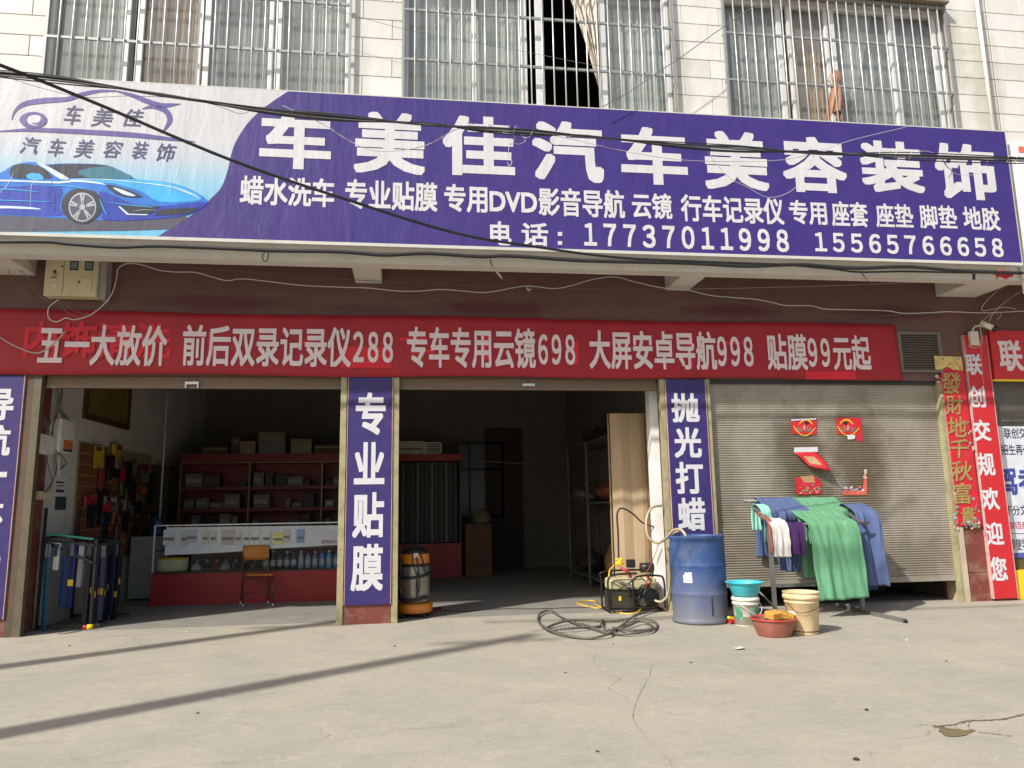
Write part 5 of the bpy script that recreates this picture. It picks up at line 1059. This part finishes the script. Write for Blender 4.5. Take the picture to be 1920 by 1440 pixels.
cable('yellow hose running on the ground from the pump set to the barrel', [P(1152,1060,.3),P(1143,1070,.25),P(1142,1090,.2),G(1144,1135)+Vector((0,0,.02)),G(1120,1142)+Vector((0,0,.012)),G(1082,1132)+Vector((0,0,.012)),G(1112,1128)+Vector((0,0,.012)),G(1120,1140)+Vector((0,0,.03)),G(1150,1148)+Vector((0,0,.012)),G(1190,1152)+Vector((0,0,.012)),G(1215,1140)+Vector((0,0,.08)),G(1235,1128)+Vector((0,0,.12)),G(1252,1140)+Vector((0,0,.03)),G(1266,1155)+Vector((0,0,.01))], .009, yl, 'hose')
cable('thin red wire from the jamb to the pump set', [P(1235,1020,.2),P(1222,1055,.2),P(1208,1080,.2)], .004, C('red_wire', (170,60,50), .5), 'wire')
# ribbed hose on the ground
hp = [(1238,1146),(1215,1152),(1190,1162),(1165,1176),(1150,1188),(1140,1197),(1105,1200),(1060,1196),(1025,1186),(1010,1168),(1013,1155),(1032,1151),(1052,1160),(1075,1172),(1105,1182),(1140,1190),(1180,1194),(1215,1190),(1231,1180),(1226,1170),(1195,1166),(1150,1167),(1100,1168),(1060,1172),(1025,1180),(1035,1186),(1080,1185),(1125,1177),(1130,1168),(1128,1178),(1140,1184),(1175,1180),(1200,1172),(1222,1176),(1215,1186),(1180,1190),(1150,1180)]
b = MB(); b.tube([G(x, y)+Vector((0,0,.015+.013*(i % 3))) for i, (x, y) in enumerate(hp)], .013, 9, 26, rf=lambda i, m: .0145 if i % 4 < 2 else .011)
RIB = C('ribbed_hose_plastic', (92,87,80), .45); tag(b.build('ribbed_hose', RIB), 'coiled dark ribbed suction hose lying on the concrete', 'hose')

# ---- barrel
BRX, BRY, BR = 3.18, -.70, .305
BH = P(1316, 1003, BRY).z
B_ = thing('water_barrel', 'large dusty blue plastic barrel with a torn white sticker', 'barrel', (BRX, BRY, 0))
BLUE = mat('blue_hdpe', lin((46,76,130)), .6, .2, 5, .15, 20, dirt=.85, dirtc=lin((100,112,134)), dscale=3.2, stretch=(1,1,.8))
t = BLUE.node_tree; bs = t.nodes['Principled BSDF']; src = bs.inputs['Base Color'].links[0].from_socket
g_ = t.nodes.new('ShaderNodeNewGeometry'); sp_ = t.nodes.new('ShaderNodeSeparateXYZ'); t.links.new(g_.outputs['Position'], sp_.inputs[0])
nn_ = t.nodes.new('ShaderNodeTexNoise'); nn_.inputs['Scale'].default_value = 5; nn_.inputs['Detail'].default_value = 8; t.links.new(g_.outputs['Position'], nn_.inputs[0])
ma = t.nodes.new('ShaderNodeMath'); ma.operation = 'MULTIPLY_ADD'; ma.inputs[1].default_value = -.35; t.links.new(nn_.outputs[0], ma.inputs[0]); t.links.new(sp_.outputs[2], ma.inputs[2])
mr = t.nodes.new('ShaderNodeMapRange'); mr.inputs[1].default_value = -.12; mr.inputs[2].default_value = .42; mr.inputs[3].default_value = .85; mr.inputs[4].default_value = 0; t.links.new(ma.outputs[0], mr.inputs[0])
mi = t.nodes.new('ShaderNodeMix'); mi.data_type = 'RGBA'; t.links.new(mr.outputs[0], mi.inputs[0]); t.links.new(src, mi.inputs[6]); mi.inputs[7].default_value = (*lin((112,112,118)), 1); t.links.new(mi.outputs[2], bs.inputs['Base Color'])
pr_ = [(.27,0),(.305,.005),(.312,.03),(.300,.05),(.297,.07),(.30,.28),(.303,.30),(.309,.315),(.303,.33),(.301,.36),(.301,.58),(.304,.60),(.310,.615),(.303,.63),(.300,.66),(.296,BH-.09),(.290,BH-.05),(.302,BH-.04),(.308,BH-.02),(.306,BH),(.288,BH),(.283,BH-.03),(.278,BH-.1),(.278,.12),(0,.12)]
b = MB(); b.lathe(pr_, (BRX,BRY,0), 56); b.build('drum', BLUE, B_)
b = MB(); b.lathe([(.276,BH-.14),(0,BH-.14)], (BRX,BRY,0), 40); b.build('water_surface', C('dark_water', (40,46,50), .05), B_)
a0 = math.atan2(CO.y-BRY, CO.x-BRX)
def stk(u, v):
    a = a0-.55+.34*u; z = .44+.115*v
    if v > .99: z -= .03*abs(noise.noise(Vector((u*9,0,0))))+.02*(u<.15)
    return Vector((BRX+.3035*math.cos(a), BRY+.3035*math.sin(a), z))
b = MB(); b.grid(stk, 14, 6); b.build('torn_sticker', C('dirty_sticker', (205,208,215), .5, var=.1, scale=10, dirt=.8, dirtc=lin((70,95,150)), dscale=14), B_)
b = MB(); b.tube([(BRX+.301*math.cos(a0+.45), BRY+.301*math.sin(a0+.45), z) for z in (.10,.2,.3)], .006, 6, 3); b.build('tar_streak', BLACK, B_)
# ---- buckets
def at(px, py): return G(px, py)
q = G(1411,1176); qx, qy = q.x, q.y+.13
o = thing('paint_bucket', 'white paint bucket with green print under the turquoise basin', 'bucket', (qx, qy, 0))
b = MB(); b.lathe([(0,.0),(.118,.0),(.12,.01),(.135,.22),(.142,.222),(.142,.24),(.135,.242),(.137,.262),(.147,.264),(.147,.284),(.139,.286),(.139,.30),(.128,.30),(.126,.02),(0,.02)], (qx,qy,0), 36); b.build('pail', C('white_pail', (215,210,195), .45, dirt=.5, dirtc=lin((150,140,115)), dscale=5), o)
def wrap(qx, qy, r0, r1, z0, z1, aa, ab, e=.0015): return lambda u, v: Vector((qx+(r0+(r1-r0)*v+e)*math.cos(aa+(ab-aa)*u), qy+(r0+(r1-r0)*v+e)*math.sin(aa+(ab-aa)*u), z0+(z1-z0)*v))
b = MB(); b.grid(wrap(qx,qy,.1225,.134,.04,.20,a0-1.0,a0-.35), 10, 4); b.grid(wrap(qx,qy,.1225,.134,.04,.20,a0+.25,a0+1.2), 10, 4); b.build('green_print', C('green_print', (70,135,110), .5, var=.2, scale=12, dirt=.7, dirtc=lin((200,200,180)), dscale=10), o)
b = MB(); b.tube([(qx-.14,qy-.05,.25),(qx-.08,qy-.145,.2),(qx+.05,qy-.15,.12),(qx+.13,qy-.1,.17),(qx+.14,qy-.03,.25)], .004, 6); b.build('handle', WHITEPR2, o)
o = thing('plastic_basin', 'turquoise plastic basin perched on the white paint bucket', 'basin', (qx, qy, .3))
b = MB(); b.lathe([(0,.0),(.115,.0),(.13,.01),(.175,.13),(.182,.14),(.2,.143),(.2,.149),(.178,.149),(.168,.135),(.125,.015),(0,.012)], (qx,qy,.301), 40); b.build('bowl', C('turquoise_plastic', (70,190,205), .35, var=.04), o)
b = MB(); b.lathe([(.194,.1495),(.199,.152),(.202,.149)], (qx,qy,.301), 40); b.build('rim', C('turquoise_plastic', (70,190,205), .35), o)
q = G(1523,1192); qx2, qy2 = q.x, q.y+.16
o = thing('cream_bucket', 'tall empty cream plastic bucket in front of the towel rack', 'bucket', (qx2, qy2, 0))
CB = C('cream_pail', (216,192,150), .5, dirt=.75, dirtc=lin((160,132,98)), dscale=5)
b = MB(); b.lathe([(0,0),(.142,0),(.145,.01),(.162,.30),(.166,.302),(.166,.312),(.163,.314),(.165,.335),(.178,.337),(.178,.372),(.172,.374),(.172,.395),(.178,.397),(.176,.402),(.164,.402),(.160,.36),(.140,.012),(0,.012)], (qx2,qy2,0), 44); b.build('pail', CB, o)
b = MB(); b.tube([(qx2-.17,qy2-.03,.30),(qx2-.12,qy2-.15,.22),(qx2+.02,qy2-.18,.24),(qx2+.13,qy2-.13,.29),(qx2+.165,qy2-.03,.34)], .003, 6); b.build('handle', RUBBER, o)
b = MB()
for k in range(40):
    a = a0-1.5+3*k/39; b.obox((qx2+.1475*math.cos(a), qy2+.1475*math.sin(a), .03+.005*(k%2)), .004,.012,.006,(0,0,a))
b.build('stitch_marks', RUBBER, o)
b = MB(); b.grid(wrap(qx2,qy2,.149,.158,.14,.22,a0-1.1,a0-.55), 8, 3); b.build('white_patch', C('white_patch', (225,225,220), .5), o)
q = G(1468,1197); qx3, qy3 = q.x, q.y+.17
o = thing('red_basin', 'muddy red plastic basin on the concrete holding a sponge', 'basin', (qx3, qy3, 0))
RB = C('red_basin_plastic', (186,62,58), .4, dirt=.5, dirtc=lin((165,120,100)), dscale=4)
RBB = C('muddy_basin_side', (150,88,74), .6, dirt=.6, dirtc=lin((150,125,105)), dscale=5)
b = MB(); b.lathe([(0,.0),(.155,.0),(.16,.01),(.19,.09),(.207,.155)], (qx3,qy3,0), 44); b.lathe([(.198,.155),(.18,.09),(.15,.012),(0,.012)], (qx3,qy3,0), 44); b.build('bowl', RBB, o)
b = MB(); b.lathe([(.207,.155),(.222,.158),(.224,.168),(.215,.172),(.2,.165),(.198,.155)], (qx3,qy3,0), 44); b.build('rim', RB, o)
b = MB(); b.lathe([(.185,.09),(0,.09)], (qx3,qy3,.0), 30); b.build('dirty_water', C('dirty_water', (70,62,45), .1), o)
def spg(label, c, s_, rot, m):
    o = thing('sponge', label, 'sponge', c); b = MB(); b.obox(c, *s_, rot); b.build('foam', m, o, bevel=.008); 
    b = MB(); b.obox(Vector(c)+Vector((0,0,-s_[2]/2-.006)), s_[0]*.98, s_[1]*.98, .012, (0,0,rot[2])); b.build('scouring_side', C('dark_scour', (60,50,30), .9), o)
spg('large orange sponge block lying in the red basin', (qx3+.02,qy3+.01,.19), (.15,.12,.07), (.15,-.05,.3), mat('orange_sponge', lin((205,148,66)), .95, .15, 30, .6, 90))
spg('worn yellow-brown sponge leaning on the basin\'s right rim', (qx3+.14,qy3-.01,.185), (.14,.1,.055), (.1,.25,-.5), mat('brown_sponge', lin((176,130,50)), .95, .4, 30, .7, 90))
o = thing('long_brush', 'long-handled brush standing behind the paint bucket', 'brush', G(1455,1165))
b = MB(); b.cyl(G(1462,1168)+Vector((0,0,.12)), P(1414,1100,-.7), .011, n=8); b.build('handle', C('grey_stick', (120,118,112), .5), o)
b = MB(); a = P(1414,1100,-.7); b.cyl(a, a+(a-(G(1462,1168)+Vector((0,0,.12)))).normalized()*.06, .018,.02, n=8); b.build('grip', C('orange_red_grip', (215,80,50), .5), o)
o = thing('toy_gun', 'small red and yellow plastic spray toy on the ground beside the paint bucket', 'toy', G(1378,1172))
q = G(1374,1170); b = MB(); b.obox((q.x,q.y,.03),.09,.04,.04,(0,0,.3)); b.cyl((q.x+.04,q.y,.04),(q.x+.1,q.y+.02,.045),.018,n=10); b.build('body', C('toy_red', (205,40,40), .35), o, bevel=.005)
b = MB(); b.obox((q.x-.02,q.y-.01,.065),.08,.03,.03,(0,.2,.3)); b.build('tank', C('toy_yellow', (235,200,40), .35), o, bevel=.005)
b = MB(); b.lathe([(0,0),(.03,.01),(.035,.04),(.02,.07),(0,.075)], (q.x+.1,q.y+.03,.0), 12); b.build('bottle', C('pale_bottle', (200,210,225), .3), o)

# ---- towel rack
RK = thing('towel_rack', 'grey steel drying rack hung with towels before the closed shutter', 'drying rack', (4.65, -.6, 0))
X0r, X1r = 4.12, 5.2
PIPE = C('grey_paint_pipe', (120,120,116), .45, metal=.3)
for x in (X0r, X1r):
    b = MB(); b.bar((x,-1.32,.02),(x,-.02,.02),.045,.03); b.build('foot', PIPE, RK)
    b = MB(); b.bar((x,-.58,.035),(x,-.58,1.10),.045,.03); b.build('post', PIPE, RK)
    b = MB(); b.bar((x,-.78,1.015),(x,-.08,1.285),.028,.025); b.build('arm', PIPE, RK)
    b = MB(); b.cyl((x,-1.32,.02),(x,-1.345,.02),.02,n=10); b.build('foot_cap', BLACK, RK)
b = MB(); b.bar((X0r+.02,-.58,.34),(X1r-.02,-.58,.34),.035,.03); b.build('lower_bar', PIPE, RK)
RAILS = ((-.78,1.035),(-.45,1.16),(-.08,1.305))
for y, z in RAILS: b = MB(); b.cyl((X0r-.06,y,z),(X1r+.04,y,z),.014,n=10); b.build('rail', PIPE, RK)
def drape(name, label, m, pxa, pxb, path, fold=6, amp=.018, shear=0., seed=0, pinch=0., hem=.0, cat='towel', taper=0., Yx=None):
    # path: (y,z) polyline front to back; px range measured on the front rail depth
    Yx = path[len(path)//2][0] if Yx is None else Yx
    xa, xb = P(pxa,990,Yx).x, P(pxb,990,Yx).x
    pts = spline([Vector((0,y,z)) for y, z in path], 8); L = [0]
    for i in range(1,len(pts)): L.append(L[-1]+(pts[i]-pts[i-1]).length)
    zmax = max(p.z for p in pts)
    def f(u, v):
        d = v*L[-1]; k = 1
        while k < len(L)-1 and L[k] < d: k += 1
        tt = (d-L[k-1])/max(1e-6, L[k]-L[k-1]); p = pts[k-1].lerp(pts[k], tt)
        drop = max(0, zmax-p.z); g1 = min(1, drop*4)
        x = xa+(xb-xa)*u; w = xb-xa
        nx = noise.noise(Vector((u*fold*.8, v*.7, seed)))*amp*2.6+noise.noise(Vector((u*fold*1.9+v*1.6, v*2.2, seed+5)))*amp*1.3+abs(noise.noise(Vector((u*fold*1.2-v*.9, v*.5, seed+9))))*amp*1.6
        x += shear*drop*(1 if True else 0) + taper*(u-.5)*drop + .012*noise.noise(Vector((v*5, seed, u*2)))
        zz = p.z + .006*noise.noise(Vector((u*8, v*8, seed))) + (.012*noise.noise(Vector((u*3, seed, 4)))+.03*(u-.5)*math.sin(seed*2.))*max(0, 1-v*6)
        return Vector((x, p.y - nx*g1 - .004*(1-g1)*math.sin(u*50+seed), zz+.004*(1-g1)))
    b = MB(); b.grid(f, 56, 44); o = b.build(name, m, solid=.005); 
    return tag(o, label, cat)
def cloth(name, c): return mat(name, lin(c), .95, .10, 8, .5, 160)
GT = cloth('green_terry', (98,154,116)); BT = cloth('blue_terry', (82,98,138)); WT = cloth('white_cloth', (205,202,196)); PT = cloth('purple_cloth', (62,30,84)); BRT = cloth('brown_cloth', (140,86,72)); MT = cloth('mint_cloth', (140,196,180))
r0, r1, r2 = RAILS
drape('green_towel', 'big green towel hanging low in front, on the front rail of the rack', GT, 1513, 1606, [(-.86,.20),(-.85,.5),(-.84,.8),(-.82,1.0),(-.78,1.056),(-.6,1.11),(-.46,1.18),(-.42,1.14)], 5, .012, .05, 1, taper=.0, Yx=-.8)
drape('green_towel', 'small green towel behind the big one, over the back rails', GT, 1500, 1588, [(-.44,1.08),(-.46,1.14),(-.44,1.185),(-.25,1.25),(-.09,1.33),(-.03,1.28),(-.02,.9)], 6, .012, 0, 2, Yx=-.3)
drape('green_towel', 'narrow green towel hanging left of the big one, half as long', GT, 1500, 1535, [(-.60,.42),(-.60,.7),(-.6,.95),(-.58,1.06),(-.53,1.1),(-.45,1.09)], 3, .012, 0, 3, Yx=-.6)
drape('blue_towel', 'blue towel over the upper left rails of the rack', BT, 1436, 1508, [(-.46,1.05),(-.48,1.12),(-.45,1.185),(-.25,1.26),(-.09,1.33),(-.03,1.27),(-.01,.62)], 6, .014, 0, 4, Yx=-.3)
drape('blue_towel', 'blue towel tails hanging low behind the white cloth', BT, 1447, 1506, [(-.41,.48),(-.42,.7),(-.43,1.0),(-.44,1.15)], 4, .03, 0, 5, taper=-.2, Yx=-.42)
drape('blue_towel', 'long blue towel hanging off the right end of the rack', BT, 1600, 1640, [(-.70,.32),(-.69,.6),(-.69,.95),(-.66,1.14),(-.5,1.22),(-.36,1.24),(-.30,1.05)], 3, .02, .03, 6, Yx=-.6)
drape('blue_towel', 'dark blue towel between the big green towel and the right blue one', cloth('dark_blue_terry', (56,74,120)), 1596, 1638, [(-.36,.22),(-.36,.6),(-.38,1.0),(-.42,1.15),(-.46,1.18)], 3, .012, 0, 7, Yx=-.4)
drape('white_cloth', 'small white cloth on the front rail at the rack\'s left', WT, 1447, 1478, [(-.84,.68),(-.835,.85),(-.82,1.0),(-.78,1.056),(-.65,1.1)], 3, .012, 0, 8, cat='cloth', Yx=-.82)
drape('purple_cloth', 'small purple cloth beside the white one on the front rail', PT, 1477, 1508, [(-.83,.70),(-.83,.85),(-.82,.98),(-.78,1.056),(-.74,1.0)], 4, .012, 0, 9, cat='cloth', Yx=-.82)
drape('brown_cloth', 'brown cloth strip at the left end of the drying rack', BRT, 1438, 1448, [(-.80,.72),(-.80,.9),(-.76,1.07),(-.6,1.12),(-.5,1.16)], 2, .012, 0, 10, cat='cloth', Yx=-.75)
drape('mint_cloth', 'mint green cloth hooked over the far left corner of the rack', MT, 1424, 1442, [(-.52,.83),(-.52,1.0),(-.45,1.2),(-.3,1.26),(-.2,1.2),(-.18,.95)], 2, .02, 0, 11, cat='cloth', Yx=-.4)

# ---- car parked behind the shutter
CA = thing('parked_car', 'dark parked car behind the shutter with only its tyres showing below', 'car', (5.5, 2.4, 0))
b = MB()
def carb(u, v):
    a = math.pi*u; prof_ = [(0,.32),(.05,.72),(.16,.86),(.34,1.0),(.45,1.36),(.78,1.38),(.93,1.0),(1,.8),(1,.32)]
    t_ = v*(len(prof_)-1); i = min(int(t_), len(prof_)-2); fq = t_-i; yy = prof_[i][0]+(prof_[i+1][0]-prof_[i][0])*fq; zz = prof_[i][1]+(prof_[i+1][1]-prof_[i][1])*fq
    s_ = math.sin(a)**.35 if 0 < u < 1 else 0; return Vector((5.45-.85*math.cos(a)*(1 if zz < 1.05 else .8), .5+4.0*yy, .3+(zz-.3)*s_))
b.grid(carb, 20, 24); b.build('body', C('dark_car_paint', (30,32,38), .25), CA)
b = MB(); b.box(4.7,6.2,.9,4.8,.2,.32); b.build('underbody', BLACK, CA)
for x in (4.62, 6.28):
    for y in (.95, 3.7):
        b = MB(); b.cyl((x-.1,y,.31),(x+.1,y,.31),.31,n=28); w_ = b.build('wheel', C('tyre_rubber', (64,60,56), .8), CA); b = MB(); b.cyl((x-.104,y,.31),(x+.104,y,.31),.19,n=20); b.build('rim', C('grey_rim', (110,110,112), .4, metal=.5), w_)
# ================================================================== ground litter, crack, puddle
def flat(name, pts, z, m, smooth=3):
    q = [G(x, y, z) for x, y in pts]; q = closed(q, smooth) if smooth else q; tri = tessellate_polygon([q]); b = MB(); b.add(q, [tuple(t) if (q[t[1]]-q[t[0]]).cross(q[t[2]]-q[t[0]]).z > 0 else tuple(reversed(t)) for t in tri]); return b.build(name, m)
WET = C('muddy_wet', (112,98,70), .12, var=.2, scale=6); struct(flat('puddle', [(1748,1357),(1757,1361),(1770,1362),(1779,1366),(1796,1366),(1809,1369),(1823,1367),(1826,1371),(1817,1374),(1811,1378),(1790,1381),(1772,1379),(1765,1374),(1759,1370),(1763,1366),(1754,1362)], .004, WET, 2))
DAMP = C('damp_concrete', (120,108,86), .6, var=.25, scale=8)
def crack(pts, w, z=.004, m=None):
    p = spline([Vector((x, y, 0)) for x, y in pts], 6); b = MB(); L_, R_ = [], []
    for i, a in enumerate(p):
        t = (p[min(i+1,len(p)-1)]-p[max(i-1,0)]).normalized(); g0 = G(a.x+rnd.uniform(-1.2,1.2), a.y+rnd.uniform(-.8,.8), z); ww_ = w*(.4+abs(noise.noise(Vector((i*.5,0,1))))*1.6)
        L_.append(g0+Vector((ww_,0,0))*abs(t.y)+Vector((0,ww_,0))*abs(t.x)); R_.append(g0-Vector((ww_,0,0))*abs(t.y)-Vector((0,ww_,0))*abs(t.x))
    n = len(p); b.add(L_+R_, [(i, i+1, n+i+1, n+i) for i in range(n-1)]); return struct(b.build('ground_crack', m or C('crack_dark', (84,76,60), .9)))
crack([(1750,1362),(1785,1358),(1810,1352),(1850,1350),(1890,1346),(1925,1338)], .012, .0045, DAMP)
crack([(1820,1352),(1815,1362),(1830,1370),(1870,1376),(1900,1380)], .007, .005, DAMP); crack([(1720,1358),(1755,1361),(1790,1368)], .004, .005)
WETC = C('damp_stain', (150,138,112), .7, var=.15, scale=6)
CRK = C('crack_soft', (150,140,120), .9)
crack([(1222,1245),(1218,1265),(1205,1290),(1192,1320),(1186,1345),(1202,1370),(1225,1395),(1250,1420),(1262,1440)], .0035, .004, CRK)
crack([(1305,1205),(1335,1225),(1370,1245),(1410,1258),(1440,1268)], .0025, .004, CRK)
crack([(110,1196),(190,1193),(250,1190),(330,1186),(405,1182)], .004, .004, C('crack_dark', (84,76,60), .9))
o = thing('paper_scrap', 'small crumpled white paper on the concrete below the red basin', 'litter', G(1385,1218))
q = G(1385,1218); b = MB(); b.grid(lambda u, v: Vector((q.x-.04+.09*u, q.y-.03+.06*v, .012+.02*abs(noise.noise(Vector((u*4,v*4,2)))))), 6, 5, False); b.build('paper', WHITEPR2, o, solid=.001)
b = MB(); b.obox((q.x+.03,q.y,.02),.04,.03,.004,(.4,.3,.2)); b.build('folded_corner', WHITEPR2, o)
for i, (x, y, s_, c) in enumerate(((1295,1243,.012,(90,80,60)),(1625,1332,.014,(50,44,36)),(1120,1410,.01,(70,64,50)),(1700,1201,.012,(210,205,195)),(1775,1240,.01,(90,80,60)),(740,1212,.012,(60,50,40)),(130,1211,.012,(90,80,60)),(350,1186,.015,(220,215,200)),(1605,1425,.016,(60,50,40)),(1060,1262,.01,(70,60,50)),(370,1338,.012,(90,84,70)),(1150,1208,.012,(110,104,90)))):
    q = G(x, y); b = MB(); b.lathe([(0,0),(s_,.002),(s_*.9,s_*.5),(s_*.3,s_*.8),(0,s_*.8)], (q.x,q.y,.0), 7, False); b.v = [Vector((v.x+s_*.5*noise.noise(v*90), v.y, v.z)) for v in b.v]
    tag(b.build('pebble', C(f'pebble_{i}', c, .9)), ('tiny dark','small black','grey','pale','little brown','dark','sandy','white','flat black','small grey','dull grey','ash grey')[i]+' pebble or crumb lying on the bare concrete yard', 'pebble', 'crumbs on the concrete')
# pebbly grit
b = MB()
for _ in range(900):
    x = rnd.uniform(-4,7); y = rnd.uniform(-6.2,-.1); s_ = rnd.uniform(.002,.006); b.add([(x-s_,y,0),(x+s_,y-s_*.5,0),(x,y+s_,0),(x,y,s_)], [(0,1,3),(1,2,3),(2,0,3)])
tag(b.build('grit', C('grit', (130,118,98), .9)), 'fine grit scattered over the concrete', 'grit', kind='stuff')
o = thing('light_string', 'small red and yellow plug on a thin grey wire inside the left doorway', 'plug', G(165,1182))
q = G(163,1181); b = MB(); b.cyl((q.x-.04,q.y,.03),(q.x,q.y,.03),.022,n=10); b.build('red_end', C('toy_red', (205,40,40), .35), o); b = MB(); b.cyl((q.x,q.y,.03),(q.x+.06,q.y+.01,.03),.028,n=10); b.build('yellow_end', C('toy_yellow', (235,200,40), .35), o)
b = MB(); b.tube([G(x, y)+Vector((0,0,.008)) for x, y in ((158,1181),(140,1186),(122,1189),(108,1188),(104,1182),(110,1177))], .005); b.build('wire', GREYCABLE, o)
# ================================================================== poles standing left of the camera, whose shadows cross the yard
for i, (x, y, h) in enumerate(((-6.25,-6.55,8.2),(-8.0,-4.92,7.9))):
    o = thing('utility_pole', ('concrete utility pole nearer the road whose long shadow crosses the yard','concrete utility pole nearer the shops casting the shorter shadow')[i], 'utility pole', (x, y, 0), 'utility poles left of the yard')
    b = MB(); b.cyl((x,y,0),(x,y,h),.17,.11,n=16); b.build('pole', C('pole_concrete', (150,145,135), .8), o)
    b = MB(); b.bar((x-.6,y,h-.4),(x+.6,y,h-.4),.06); b.build('crossarm', DARKMET, o)
